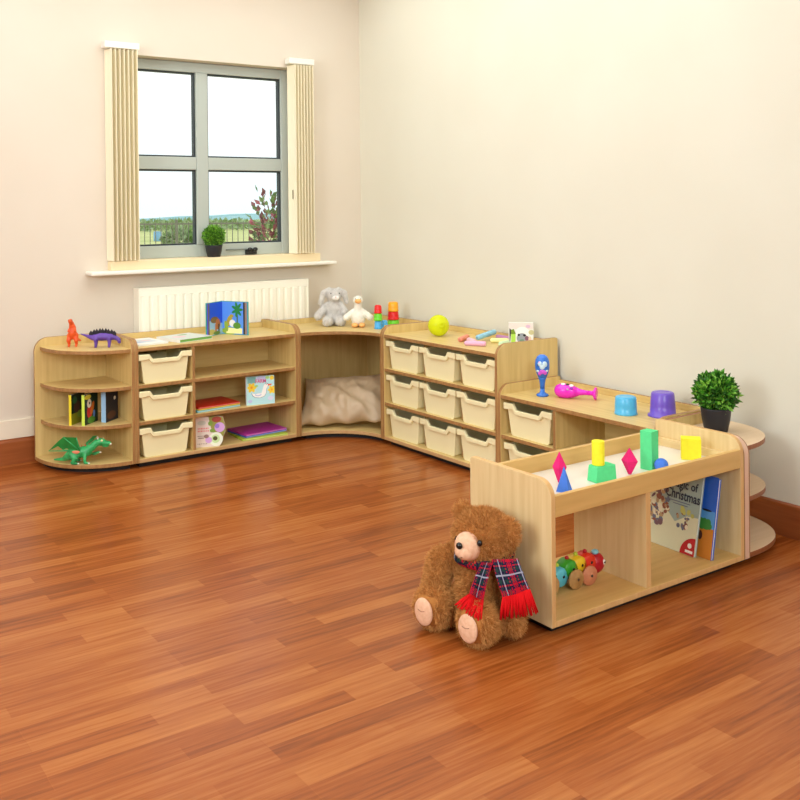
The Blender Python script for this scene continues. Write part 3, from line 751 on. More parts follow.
# ------------------------------------------------------------------ cushion in the corner unit
from mathutils import noise
cush = noisy('satin_cushion', (184, 158, 124), (198, 174, 140), (1, 1, 1), 3, 2, 0.36, 0.5)
cm = MB(); nU, nV = 56, 44
cn = Vector((-0.60, -0.62, 0.95)).normalized(); cu_ = Vector((0.707, -0.707, 0)); cv_ = cn.cross(cu_) * -1
if cv_.z < 0: cv_ = -cv_
grids = []
for sgn in (1, -1):
    g = []
    for i in range(nU + 1):
        row = []
        for j in range(nV + 1):
            u, v = -1 + 2 * i / nU, -1 + 2 * j / nV
            pinch = 1 - 0.10 * (1 - abs(u) ** 2) * (abs(v) ** 4) ; pinchv = 1 - 0.10 * (1 - abs(v) ** 2) * (abs(u) ** 4)
            b_ = max(0.0, (1 - abs(u) ** 2.6) * (1 - abs(v) ** 2.6)) ** 0.62
            wr = 0.0
            if sgn > 0:
                q = Vector((u * 3.1 + 0.8 * v, v * 1.3, 2.0)); wr = 0.026 * abs(noise.noise(q * 1.4)) + 0.017 * math.sin(9 * (u + 0.35 * math.sin(2.2 * v)) + 2 * v) * max(0, 0.5 - v * 0.7) + 0.008 * noise.noise(Vector((u * 8, v * 5, 1)))
            e_ = 0.012 * math.sin(11 * u) * (abs(v) ** 6) * (-1 if v < 0 else 0.4)
            p = cu_ * (u * 0.265 * pinchv) + cv_ * (v * 0.168 * pinch + e_ + u * 0.030) + cn * sgn * (0.078 * b_ - wr * b_)
            row.append(p)
        g.append(row)
    grids.append(g)
va = [[cm.bm.verts.new(p) for p in row] for row in grids[0]]
vb = [[va[i][j] if i in (0, nU) or j in (0, nV) else cm.bm.verts.new(grids[1][i][j]) for j in range(nV + 1)] for i in range(nU + 1)]
k_ = cm.mi(cush)
for gv, fl_ in ((va, False), (vb, True)):
    for i in range(nU):
        for j in range(nV):
            q = [gv[i][j], gv[i + 1][j], gv[i + 1][j + 1], gv[i][j + 1]]
            f_ = cm.bm.faces.new(q[::-1] if fl_ else q); f_.smooth = True; f_.material_index = k_
cz = -min(v.co.z for v in cm.bm.verts)
o = cm.build('cushion'); o.location = (-0.435, -0.46, HB + cz + 0.002)
tag(o, 'crumpled beige satin cushion inside the corner unit', 'cushion')

# ------------------------------------------------------------------ soft toys
rnd2 = random.Random(3)
def bead(parent, name, c, r, m, label=None):
    o = MB().ball(c, r, m, 14).build(name, parent)
    if label: o['label'] = label
    return o
gloss_black = plain('glossy_black_bead', (14, 12, 12), 0.12, 0.6)
bear_skin = fur_mat('bear_pile', (160, 100, 46), (196, 134, 70), 40); bear_fur = fur_mat('bear_fur', (170, 108, 50), (226, 166, 98), 90)
plush_pink = noisy('peach_plush', (226, 178, 144), (240, 196, 164), (1, 1, 1), 90, 2, 0.8, 0.1, 0.3)
t = thing('teddy_bear', 'brown teddy bear with tartan scarf sitting against the play table end', 'teddy bear', (-1.481, -2.838, 0.002), R(-79))
HC = Vector((0.0, -0.005, 0.272))
els = [((0, 0.0, 0.118), (0.088, 0.082, 0.112)), ((0, -0.03, 0.085), (0.08, 0.075, 0.078)), ((0, 0, 0.19), (0.07, 0.062, 0.05)),
       (HC, (0.094, 0.088, 0.082)), (HC + Vector((0, -0.040, -0.015)), (0.062, 0.052, 0.052)),
       (HC + Vector((-0.080, 0.0, 0.060)), (0.030, 0.018, 0.030)), (HC + Vector((0.094, 0.004, 0.034)), (0.030, 0.022, 0.042))]
els += chain([(-0.06, 0.0, 0.198), (-0.138, -0.045, 0.172), (-0.128, -0.085, 0.118)], [0.040, 0.041, 0.037])
els += chain([(0.06, 0.0, 0.198), (0.115, -0.012, 0.12), (0.122, -0.03, 0.05)], [0.038, 0.036, 0.033])
els += chain([(-0.05, -0.03, 0.055), (-0.096, -0.095, 0.058)], [0.05, 0.052]) + chain([(0.04, -0.03, 0.055), (0.066, -0.095, 0.058)], [0.05, 0.052])
feet = [Vector((-0.100, -0.130, 0.067)), Vector((0.068, -0.128, 0.066))]
for f_ in feet: els.append((f_, (0.061, 0.046, 0.062)))
bm_ = blob(els, 0.0075, 6)
mb = MB(); mb.mesh(bm_, bear_skin)
MZ = HC + Vector((0.002, -0.080, -0.006))
def bear_mask(p):
    if (p - MZ).length < 0.040: return False
    for f_ in feet:
        q = p - (f_ + Vector((0, -0.043, 0.0)))
        if abs(q.x) < 0.036 and abs(q.z) < 0.043 and q.y < 0.02: return False
    return p.z > 0.004
add_fur(mb, bm_, 46000, 0.019, 0.0008, bear_fur, lambda p: Vector((p.x * 2, 0.1, -0.6 if p.z < 0.2 else (p.z - 0.28) * 4)), rnd2, bear_mask)
mb.build('body', t)
MB().ball(MZ, (0.044, 0.036, 0.043), plush_pink, 20).ball(MZ + Vector((0.0, -0.014, -0.012)), (0.034, 0.030, 0.026), plush_pink, 16).build('muzzle', t)
bead(t, 'nose', MZ + Vector((-0.002, -0.040, 0.010)), (0.011, 0.008, 0.0105), gloss_black)
bead(t, 'eye', HC + Vector((0.049, -0.084, 0.014)), (0.0085, 0.008, 0.0095), gloss_black); bead(t, 'eye', HC + Vector((-0.040, -0.080, 0.006)), (0.0085, 0.008, 0.0095), gloss_black)
MB().tube([MZ + Vector((-0.014, -0.038, -0.022)), MZ + Vector((-0.004, -0.0435, -0.027)), MZ + Vector((0.010, -0.041, -0.022))], 0.0012, plain('mouth_stitch', (96, 60, 44), 0.8), 6).build('mouth', t)
for f_ in feet:
    o = MB().ball(f_ + Vector((0, -0.045, -0.002)), (0.035, 0.011, 0.042), plush_pink, 20).build('foot_pad', t)
    MB().tube([f_ + Vector((-0.013, -0.0565, 0.006)), f_ + Vector((0, -0.0572, 0.002)), f_ + Vector((0.013, -0.0565, 0.006))], 0.0012, plain('pad_stitch', (170, 120, 92), 0.8), 6).build('stitching', o)
# tartan scarf
tr_, tn_, tg_, tw_ = plain('tartan_red', (184, 24, 44), 0.85, 0.1), plain('tartan_navy', (34, 28, 58), 0.85, 0.1), plain('tartan_green', (34, 62, 56), 0.85, 0.1), plain('tartan_white', (150, 150, 166), 0.85, 0.1)
red_yarn = plain('red_yarn', (214, 16, 22), 0.8, 0.15)
SETT = 'RRNNRNGGNNWNNGGNRNNRRR'
def tmat(i, j):
    a, b_ = SETT[i % len(SETT)], SETT[j % len(SETT)]
    if 'W' in (a, b_): return tw_
    s_ = a if (i + j) % 2 == 0 else b_
    return {'R': tr_, 'N': tn_, 'G': tg_}[s_]
sc_ = MB()
nR = 84
rings = []
for i in range(nR):
    a = 2 * PI * i / nR
    rr = 0.083 + 0.004 * math.sin(5 * a)
    ring = []
    for z, dr in ((-0.016, 0.0), (-0.008, 0.007), (0.0, 0.009), (0.008, 0.008), (0.016, 0.002)):
        ring.append(sc_.bm.verts.new(((rr + dr) * math.cos(a), (rr + dr) * 0.98 * math.sin(a) - 0.004, 0.222 + z - 0.010 * math.cos(a - PI * 1.5))))
    rings.append(ring)
for i in range(nR):
    for k in range(4):
        f_ = sc_.bm.faces.new((rings[i][k], rings[(i + 1) % nR][k], rings[(i + 1) % nR][k + 1], rings[i][k + 1])); f_.material_index = sc_.mi(tmat(i, k * 3)); f_.smooth = True
def tail(TL, TR, BR, BL, FBL, FBR, n, rows_, ph, strands):
    TL, TR, BR, BL, FBL, FBR = map(Vector, (TL, TR, BR, BL, FBL, FBR))
    nn = (TR - TL).cross(BL - TL).normalized()
    if nn.y > 0: nn = -nn
    def S(u, v):
        p = TL.lerp(TR, u).lerp(BL.lerp(BR, u), v)
        return p + nn * (0.006 * math.sin(u * 7 + ph) * (0.4 + v) + 0.012 * math.sin(v * PI))
    F = [[sc_.bm.verts.new(S(i / n, j / rows_)) for j in range(rows_ + 1)] for i in range(n + 1)]
    B = [[sc_.bm.verts.new(S(i / n, j / rows_) - nn * 0.003) for j in range(rows_ + 1)] for i in range(n + 1)]
    for i in range(n):
        for j in range(rows_):
            for gg in (F, B):
                f_ = sc_.bm.faces.new((gg[i][j], gg[i + 1][j], gg[i + 1][j + 1], gg[i][j + 1])); f_.material_index = sc_.mi(tmat(i + int(ph * 3), j)); f_.smooth = True
    fr = []
    for k in range(strands):
        u = (k + 0.5) / strands
        a = S(u, 1.0) - nn * 0.0015; b_ = FBL.lerp(FBR, u) + Vector((rnd2.uniform(-.004, .004), rnd2.uniform(-.004, .004), rnd2.uniform(-.006, .006)))
        mid = a.lerp(b_, 0.5) + nn * rnd2.uniform(0.001, 0.007)
        fr.append((a, mid, b_))
    return fr
def L3(lx, f, z): return (lx, -f, z)
fr1 = tail(L3(.048, .080, 0.226), L3(.078, .062, 0.230), L3(.086, .120, .134), L3(.046, .138, .148), L3(.036, .190, .126), L3(.108, .166, .100), 22, 24, 0.3, 26)
fr2 = tail(L3(.070, .060, 0.236), L3(.138, .020, 0.244), L3(.186, .030, 0.170), L3(.130, .086, 0.146), L3(.124, .100, 0.084), L3(.208, .022, 0.106), 30, 22, 1.4, 34)
so_ = sc_.build('scarf', t); so_['label'] = 'red and navy tartan scarf'
fm_ = MB()
for s_ in fr1 + fr2: fm_.tube(s_, [0.0024, 0.0028, 0.002], red_yarn, 6)
fo = fm_.build('fringe', so_); fo['label'] = 'bright red yarn fringe'

# grey rabbit
grey_f = fur_mat('rabbit_fur', (204, 200, 194), (240, 237, 232), 60); grey_s = fur_mat('rabbit_pile', (196, 191, 185), (226, 222, 217), 40)
t = thing('plush_rabbit', 'grey plush rabbit with drooping ears sitting on the corner unit', 'soft toy', (-0.402, -0.298, H3), R(-30))
els = [((0, 0, 0.075), (0.05, 0.046, 0.07)), ((0.0, -0.005, 0.175), (0.043, 0.040, 0.042)), ((0, 0, 0.135), (0.032, 0.03, 0.03)), ((0.008, -0.035, 0.166), (0.024, 0.02, 0.018))]
els += chain([(-0.028, 0.0, 0.212), (-0.062, -0.004, 0.188), (-0.080, -0.010, 0.130)], [0.012, 0.017, 0.014]) + chain([(0.028, 0.0, 0.212), (0.062, -0.004, 0.186), (0.074, -0.006, 0.135)], [0.012, 0.017, 0.013])
els += chain([(-0.035, -0.005, 0.12), (-0.075, -0.02, 0.082), (-0.094, -0.03, 0.055)], [0.02, 0.022, 0.024]) + chain([(0.035, -0.005, 0.12), (0.06, -0.03, 0.08)], [0.02, 0.022])
els += chain([(-0.03, -0.02, 0.03), (-0.042, -0.075, 0.03)], [0.03, 0.03]) + chain([(0.03, -0.02, 0.03), (0.034, -0.07, 0.03)], [0.03, 0.03])
bm_ = blob(els, 0.005, 5); mb = MB(); mb.mesh(bm_, grey_s)
add_fur(mb, bm_, 9000, 0.008, 0.0007, grey_f, lambda p: Vector((p.x, 0, -0.4)), rnd2, lambda p: p.z > 0.003)
mb.build('body', t)
MB().ball((0.008, -0.05, 0.163), (0.022, 0.012, 0.014), fur_mat('rabbit_white', (236, 232, 226), (246, 243, 238), 50), 14).build('muzzle', t)
bead(t, 'nose', (0.008, -0.061, 0.170), (0.004, 0.003, 0.003), plain('rabbit_nose', (206, 160, 156), 0.5))
bead(t, 'eye', (-0.020, -0.042, 0.190), 0.0036, gloss_black); bead(t, 'eye', (0.030, -0.040, 0.190), 0.0036, gloss_black)

# white duck
wf = fur_mat('duck_fur', (240, 236, 222), (252, 250, 242), 60); of = fur_mat('duck_orange', (242, 176, 104), (250, 194, 126), 60)
t = thing('plush_duck', 'white plush duck with orange beak and feet beside the grey rabbit', 'soft toy', (-0.335, -0.452, H3), R(-33))
els = [((0, 0, 0.052), (0.040, 0.038, 0.05)), ((0, 0, 0.152), (0.027, 0.027, 0.026))] + chain([(0, 0, 0.09), (0, -0.003, 0.14)], [0.024, 0.018])
els += chain([(-0.026, 0, 0.09), (-0.068, -0.012, 0.055)], [0.014, 0.019]) + chain([(0.026, 0, 0.09), (0.068, -0.012, 0.055)], [0.014, 0.019])
bm_ = blob(els, 0.0045, 4); mb = MB(); mb.mesh(bm_, wf)
add_fur(mb, bm_, 5000, 0.006, 0.0006, wf, lambda p: Vector((p.x, 0, -0.4)), rnd2, lambda p: p.z > 0.003)
mb.build('body', t)
MB().ball((0, -0.028, 0.150), (0.019, 0.018, 0.014), of, 14).build('beak', t)
for s_ in (-1, 1):
    MB().ball((s_ * 0.021, -0.043, 0.0135), (0.020, 0.026, 0.0135), of, 14).build('foot', t)
    bead(t, 'eye', (s_ * 0.015, -0.022, 0.162), 0.0026, gloss_black)

# ------------------------------------------------------------------ plastic animals
orange_p = noisy('orange_dinosaur_plastic', (222, 76, 26), (244, 104, 44), (1, 1, 1), 30, 2, 0.4, 0.4)
t = thing('toy_dinosaur', 'orange toy dinosaur standing upright on the tall end shelf', 'toy dinosaur', (-1.93, -0.225, H3), R(-30))
els = chain([(0, -0.006, 0.070), (0, -0.002, 0.095), (-0.004, -0.010, 0.122), (-0.006, -0.028, 0.131)], [0.022, 0.018, 0.012, 0.010])
els += [((-0.006, -0.022, 0.134), (0.011, 0.017, 0.011)), ((0, 0.004, 0.06), (0.022, 0.026, 0.024))]
for s_ in (-1, 1):
    els += chain([(s_ * 0.014, 0.002, 0.058), (s_ * 0.019, -0.010, 0.034), (s_ * 0.018, 0.002, 0.014), (s_ * 0.018, -0.010, 0.006)], [0.015, 0.011, 0.007, 0.0065])
    els += chain([(s_ * 0.014, -0.014, 0.092), (s_ * 0.018, -0.026, 0.082)], [0.005, 0.004])
els += chain([(0, 0.02, 0.055), (0.006, 0.05, 0.035), (0.02, 0.085, 0.02)], [0.018, 0.011, 0.005])
MB().mesh(blob(els, 0.003, 3), orange_p).build('body', t)
for s_ in (-1, 1): bead(t, 'eye', (-0.006 + s_ * 0.009, -0.026, 0.139), 0.0022, gloss_black)

purple_p = noisy('purple_dinosaur_plastic', (82, 50, 138), (122, 88, 184), (1, 1, 1), 24, 2, 0.4, 0.4)
t = thing('toy_dinosaur', 'purple toy stegosaurus with black back plates on the tall end shelf', 'toy dinosaur', (-1.815, -0.335, H3), R(-30))
t.scale = (1, 1, 0.8)
els = chain([(-0.105, 0.0, 0.086), (-0.08, 0.004, 0.075), (-0.045, 0, 0.062), (0.0, 0, 0.066), (0.035, 0, 0.064), (0.062, 0, 0.060), (0.082, -0.004, 0.048), (0.086, -0.008, 0.030)], [0.004, 0.008, 0.018, 0.026, 0.022, 0.015, 0.011, 0.008])
for x, y in ((-0.035, 0.016), (-0.03, -0.016), (0.03, 0.015), (0.036, -0.014)): els += chain([(x, y, 0.055), (x + 0.002, y * 1.1, 0.03), (x, y * 1.1, 0.006)], [0.012, 0.009, 0.007])
MB().mesh(blob(els, 0.003, 3), purple_p).build('body', t)
blk = plain('black_plate_plastic', (28, 24, 34), 0.4)
for k in range(9):
    x = -0.055 + k * 0.0145; zt = 0.066 + 0.026 * math.cos((x + 0.0) * 15) ; hgt = 0.018 + 0.012 * math.cos((x) * 18)
    yo = 0.004 * (1 if k % 2 else -1)
    MB().prism([(x - 0.010, zt - 0.016), (x + 0.010, zt - 0.016), (x + 0.0095, zt + hgt * 0.35), (x, zt + hgt), (x - 0.0095, zt + hgt * 0.35)], 1, yo - 0.0015, yo + 0.0015, blk).build('back_plate', t, 0.0008)
for s_ in (-1, 1): bead(t, 'eye', (0.087, -0.008 + s_ * 0.007, 0.036), 0.002, gloss_black)

grn = noisy('green_dragon_plastic', (22, 132, 66), (64, 196, 116), (1, 1, 1), 26, 3, 0.35, 0.5); grn2 = noisy('green_wing_plastic', (28, 116, 48), (44, 150, 66), (1, 1, 1), 20, 3, 0.4, 0.4)
t = thing('toy_dragon', 'green toy dragon with spread wings on the bottom of the tall end shelf', 'toy dragon', (-1.945, -0.38, HB), R(-30))
t.scale = (1.06, 1.06, 1.06)
els = chain([(-0.13, 0.03, 0.012), (-0.085, 0.02, 0.016), (-0.045, 0, 0.04), (-0.005, 0, 0.05), (0.03, 0, 0.056), (0.052, 0, 0.074), (0.072, 0, 0.094)], [0.004, 0.010, 0.025, 0.027, 0.025, 0.018, 0.016])
els += [((0.09, 0, 0.096), (0.027, 0.020, 0.018)), ((0.117, 0, 0.090), (0.022, 0.015, 0.011)), ((0.113, 0, 0.077), (0.018, 0.012, 0.006))]
for s_ in (-1, 1):
    els += chain([(-0.04, s_ * 0.018, 0.045), (-0.018, s_ * 0.03, 0.03), (-0.034, s_ * 0.03, 0.010), (-0.014, s_ * 0.03, 0.006)], [0.016, 0.012, 0.008, 0.006])
els += chain([(0.025, -0.018, 0.05), (0.022, -0.028, 0.028), (0.024, -0.03, 0.008), (0.036, -0.03, 0.006)], [0.011, 0.008, 0.006, 0.005])
els += chain([(0.03, 0.018, 0.052), (0.055, 0.022, 0.036), (0.078, 0.02, 0.044)], [0.011, 0.008, 0.006])
MB().mesh(blob(els, 0.0032, 3), grn).build('body', t)
def wing(pts, y0, lean, label=None):
    w_ = MB(); c0 = Vector(pts[0])
    P3 = [Vector((p[0], y0 + lean * (p[1] - pts[0][1]), p[1])) for p in pts]
    A = [w_.bm.verts.new(p) for p in P3]; B = [w_.bm.verts.new(p + Vector((0, 0.003, 0))) for p in P3]
    k = w_.mi(grn2)
    w_.bm.faces.new(A); w_.bm.faces.new(B[::-1])
    for i in range(len(A)): w_.bm.faces.new((A[i], B[i], B[(i + 1) % len(A)], A[(i + 1) % len(A)]))
    for i in (1, 2, 4, 6):
        w_.tube([P3[0], P3[i]], [0.004, 0.002], grn, 6)
    return w_.build('wing', t)
wing([(0.0, 0.062), (-0.012, 0.128), (-0.072, 0.132), (-0.098, 0.11), (-0.142, 0.066), (-0.098, 0.088), (-0.078, 0.07), (-0.058, 0.076), (-0.04, 0.058)], -0.02, -0.25)
wing([(0.012, 0.066), (0.02, 0.09), (0.045, 0.112), (0.066, 0.114), (0.054, 0.102), (0.047, 0.092), (0.036, 0.086), (0.03, 0.078)], 0.02, 0.7)
orr = plain('orange_red_plastic', (206, 62, 36), 0.4)
MB().ball((-0.018, -0.022, 0.056), (0.022, 0.006, 0.009), plain('salmon_plastic', (224, 124, 90), 0.4), 12).build('saddle_flap', t)
for k in range(5): MB().lathe([(0.0045, 0), (0.0005, 0.014)], orr, 6, Matrix.Translation((-0.03 + k * 0.017, 0, 0.066 + k * 0.003))).build('back_spike', t)
MB().ball((0.048, -0.004, 0.066), (0.010, 0.0115, 0.018), plain('belly_pink', (226, 178, 160), 0.4), 12, Matrix.Rotation(R(-30), 4, 'Y')).build('chest_patch', t)
wc = plain('claw_white', (240, 240, 226), 0.35)
for c_ in ((-0.006, -0.03, 0.005), (0.042, -0.03, 0.005), (0.085, 0.019, 0.043), (-0.006, 0.03, 0.005)): MB().ball(c_, (0.005, 0.006, 0.004), wc, 10).build('claw', t)
MB().ball((0.137, -0.003, 0.086), (0.005, 0.008, 0.005), wc, 8).build('teeth', t)
for s_ in (-1, 1):
    bead(t, 'eye', (0.099, s_ * 0.0165, 0.106), 0.0055, plain('yellow_eye', (240, 236, 180), 0.2)); MB().lathe([(0.004, 0), (0.0005, 0.018)], wc, 6, Matrix.Translation((0.082, s_ * 0.008, 0.106)) @ Matrix.Rotation(R(-25), 4, 'Y')).build('horn', t)

# ------------------------------------------------------------------ stacking cups, ball, shapes, rattles
def cup(label, loc, r, h, rgb, grp, inverted=True, lip=0.0, top_ring=True):
    t = thing('stacking_cup', label, 'stacking cup', loc, 0, grp)
    m = plain('cup_%d_%d_%d' % rgb, rgb, 0.3, 0.5)
    r0 = r + lip; 
    prof = [(r0 + 0.002, 0), (r0 + 0.002, 0.007), (r + lip * 0.35, 0.009), (r + lip * 0.2, h * 0.5), (r - 0.002, h - 0.004), (r - 0.005, h)]
    MB().lathe(prof, m, 32).build('cup_wall', t)
    MB().lathe([(r - 0.005, h - 0.001), (r - 0.008, h + 0.0015), (r * 0.55, h + 0.0015), (r * 0.5, h + 0.0002)], m, 32).build('end_ring', t)
    return t
GC = 'stacking cups on the corner unit'
cup('blue stacking cup under the small green cup', (-0.306, -0.612, H3), 0.021, 0.046, (76, 176, 240), GC)
cup('blue stacking cup to the right of the small green-and-red stack', (-0.240, -0.582, H3), 0.019, 0.040, (86, 184, 244), GC)
cup('small yellow cup in front of the blue cups', (-0.268, -0.640, H3), 0.015, 0.018, (246, 206, 40), GC)
cup('small green stacking cup between a blue cup and a red cup', (-0.306, -0.612, H3 + 0.0478), 0.0235, 0.040, (112, 214, 44), GC)
cup('red stacking cup topping the shorter tower', (-0.306, -0.612, H3 + 0.0896), 0.021, 0.044, (232, 30, 28), GC)
cup('green stacking cup at the foot of the taller tower', (-0.150, -0.545, H3), 0.034, 0.034, (112, 214, 44), GC)
cup('red stacking cup in the middle of the taller tower', (-0.150, -0.545, H3 + 0.0358), 0.032, 0.047, (226, 26, 26), GC)
cup('orange stacking cup topping the taller tower', (-0.150, -0.545, H3 + 0.0846), 0.030, 0.052, (250, 172, 32), GC)
cup('light blue upturned cup between the pink rattle and the purple cup', (-0.285, -2.375, H2), 0.045, 0.073, (84, 184, 232), None)
cup('purple upturned cup with a flared rim on the low unit', (-0.195, -2.492, H2), 0.048, 0.098, (112, 84, 200), None, lip=0.011)

def lime_mat():
    m, nt, b = new_mat('lime_translucent'); b.inputs['Base Color'].default_value = C(236, 246, 30); b.inputs['Roughness'].default_value = 0.14
    b.inputs['Transmission Weight'].default_value = 0.35; b.inputs['IOR'].default_value = 1.3; b.inputs['Subsurface Weight'].default_value = 0.4; b.inputs['Subsurface Radius'].default_value = (0.05, 0.05, 0.01)
    return m
t = thing('ball', 'translucent lime yellow ball on the nine-tray unit', 'ball', (-0.232, -1.068, H3))
lm = lime_mat()
MB().ball((0, 0, 0.057), 0.057, lm, 40).build('shell', t)
MB().lathe([(0.016, 0), (0.018, 0.0025), (0.014, 0.004), (0.006, 0.0035), (0.002, 0.001)], lm, 20, Matrix.Translation((-0.016, -0.0375, 0.0955 - 0.032)) @ Matrix.Rotation(R(-23), 4, 'Z') @ Matrix.Rotation(R(84), 4, 'X') @ Matrix.Translation((0, 0, 0.0145))).build('valve', t)

def stick(label, a, b, r, rgb, r2=None):
    a, b = Vector(a), Vector(b); d = b - a
    t = thing('foam_stick', label, 'toy', a, 0, 'pastel foam sticks on the nine-tray unit')
    m = plain('pastel_%d_%d_%d' % rgb, rgb, 0.55)
    q = d.to_track_quat('Z', 'Y').to_matrix().to_4x4(); L_ = d.length; r2 = r2 or r
    MB().lathe([(r * 0.55, 0), (r * 0.9, 0.003), (r, 0.008), (r2, L_ - 0.008), (r2 * 0.9, L_ - 0.003), (r2 * 0.55, L_)], m, 20, q).build('stick', t)
    MB().lathe([(r * 0.5, -0.0025), (r * 0.56, 0.001)], plain('pastel_end_%d_%d_%d' % rgb, tuple(int(v * 0.85) for v in rgb), 0.6), 16, q).build('end_cap', t)
z_ = H3 + 0.013
stick('coral pink foam stick nearest the lime ball', (-0.297, -1.318, z_), (-0.195, -1.262, z_ + 0.002), 0.0125, (242, 150, 124))
stick('pale lilac pink foam stick at the front of the pastel pile', (-0.352, -1.422, z_ - 0.001), (-0.292, -1.512, z_), 0.0115, (232, 176, 206), 0.013)
stick('rose foam stick behind the lilac one', (-0.262, -1.345, z_), (-0.288, -1.425, z_), 0.0125, (238, 188, 204))
stick('sky blue foam stick lying across the pastel pile', (-0.232, -1.378, z_ + 0.010), (-0.080, -1.345, z_ + 0.026), 0.0135, (150, 206, 228))
stick('pale yellow foam stick on the right of the pastel pile', (-0.190, -1.432, z_), (-0.128, -1.498, z_), 0.0125, (240, 236, 160))
stick('mint green foam stick nearest the right side panel', (-0.165, -1.538, z_), (-0.245, -1.560, z_), 0.0115, (206, 232, 190))
stick('mauve foam stick at the back of the pastel pile', (-0.075, -1.352, z_), (-0.068, -1.462, z_), 0.0115, (190, 130, 178))

# cow picture block
t = thing('picture_card', 'small white board card with a cow face beside the pastel sticks', 'picture card', (-0.140, -1.512, H3), facing((-0.06, -1.5)))
c = MB(); reset(); W_, H_ = 0.122, 0.106
c.box(0, W_, 0, 0.03, 0, H_, ink('card_white', (240, 238, 232)))
shape(c, rect(0.002, W_ - 0.002, 0.075, H_ - 0.001), ink('card_blush', (238, 226, 220)))
shape(c, rect(0.012, 0.034, 0.0, 0.05), ink('card_lime', (176, 224, 84))); shape(c, [(0.004, 0.078), (0.014, 0.07), (0.034, 0.05), (0.012, 0.05), (0.007, 0.01), (0.004, 0.01)], ink('card_dark', (70, 60, 60)))
shape(c, [(0.012, 0.07), (0.026, 0.074), (0.036, 0.05), (0.014, 0.048)], ink('card_green', (118, 150, 30)))
shape(c, ell(0.068, 0.056, 0.034, 0.03), ink('pure_white', (252, 252, 248))); shape(c, ell(0.066, 0.028, 0.026, 0.026), ink('cow_grey', (150, 158, 170))); shape(c, ell(0.05, 0.045, 0.006, 0.006), ink('dark', (20, 20, 24))); shape(c, ell(0.078, 0.043, 0.007, 0.006), ink('dark', (20, 20, 24)))
shape(c, ell(0.066, 0.016, 0.012, 0.008), ink('cow_green', (110, 150, 130))); shape(c, ell(0.09, 0.028, 0.01, 0.012), ink('cow_plum', (130, 90, 110))); shape(c, ell(0.105, 0.024, 0.008, 0.014), ink('cow_peach', (236, 204, 186)))
shape(c, ell(0.096, 0.088, 0.012, 0.008), ink('card_pink', (226, 190, 216))); shape(c, ell(0.112, 0.058, 0.014, 0.012), ink('card_khaki', (206, 200, 150)))
c.build('card', t)
MB().box(0.001, W_ - 0.001, 0.0302, 0.032, 0.001, H_ - 0.001, ink('card_back', (220, 214, 204))).build('back_board', t)

# rattles (maracas)
def rattle(name, label, loc, rot, rgb, pal):
    t = thing(name, label, 'rattle', loc, rot)
    m = plain('rattle_%d_%d_%d' % rgb, rgb, 0.22, 0.6)
    MB().lathe([(0.0255, 0), (0.0285, 0.004), (0.027, 0.009), (0.016, 0.014), (0.0105, 0.020), (0.0105, 0.035)], m, 28).build('foot', t)
    MB().lathe([(0.0105, 0.035), (0.0115, 0.055), (0.015, 0.075), (0.0205, 0.088)], m, 28).build('handle', t)
    hp = [(0.0205, 0.088), (0.027, 0.105), (0.0325, 0.126), (0.0335, 0.146), (0.031, 0.166), (0.0225, 0.182), (0.010, 0.1895)]
    h_ = MB().lathe(hp, m, 32)
    h_.build('head', t)
    return t
def decal_ball(t, name, items):
    d = MB()
    for (az, z, w_, h__, m) in items:
        rr = 0.0342 if 0.12 < z < 0.16 else 0.0318
        d.ball((rr * 0.93 * math.cos(az), rr * 0.93 * math.sin(az), z), (w_, 0.004, h__), m, 12, Matrix.Rotation(az + PI / 2, 4, 'Z'))
    d.build(name, t)
t = rattle('maraca', 'blue maraca standing upright on the low unit', (-0.288, -1.893, H2), facing((-0.29, -1.9)), (44, 116, 214), None)
pk, wh_, dk, mg = ink('rattle_magenta', (214, 84, 214)), ink('rattle_white', (206, 236, 250)), ink('rattle_dark', (40, 40, 90)), ink('rattle_pink', (232, 156, 226))
F_ = -PI / 2
decal_ball(t, 'painted_face', [(F_ - 0.35, 0.152, 0.010, 0.012, wh_), (F_ + 0.35, 0.150, 0.012, 0.014, wh_), (F_ - 0.42, 0.158, 0.005, 0.005, mg), (F_, 0.138, 0.012, 0.012, wh_), (F_ - 0.75, 0.118, 0.008, 0.006, wh_), (F_ + 0.75, 0.12, 0.008, 0.006, wh_), (F_, 0.117, 0.013, 0.011, pk), (F_ + 0.45, 0.112, 0.009, 0.010, pk), (F_ - 0.4, 0.108, 0.008, 0.009, pk), (F_ - 0.6, 0.146, 0.004, 0.006, dk)])
MB().lathe([(0.0275, 0.1705), (0.0225, 0.1825), (0.010, 0.1902)], ink('rattle_blue_top', (60, 130, 236)), 28).build('cap', t)
# the pink one lies on its side: foot and head touch the shelf
d = Vector((0.090, -0.150, 0.0)); d.z = -0.004
q = (-d).to_track_quat('Z', 'X')
t = rattle('maraca', 'bright pink maraca lying on its side on the low unit', (-0.165, -2.108, H2 + 0.0288), q.to_euler(), (238, 40, 204), None)
inv = q.to_matrix().inverted()
upv = inv @ Vector((-0.25, -0.35, 0.9)); az0 = math.atan2(upv.y, upv.x)
decal_ball(t, 'painted_face', [(az0 + 0.2, 0.150, 0.010, 0.010, ink('pure_white', (252, 252, 248))), (az0 + 0.15, 0.130, 0.009, 0.008, gloss_black), (az0 + 0.1, 0.112, 0.010, 0.010, ink('pure_white', (252, 252, 248))), (az0 - 0.75, 0.125, 0.005, 0.006, ink('rattle_grey', (190, 150, 200))), (az0 - 0.5, 0.108, 0.006, 0.008, ink('rattle_violet', (150, 50, 190)))])

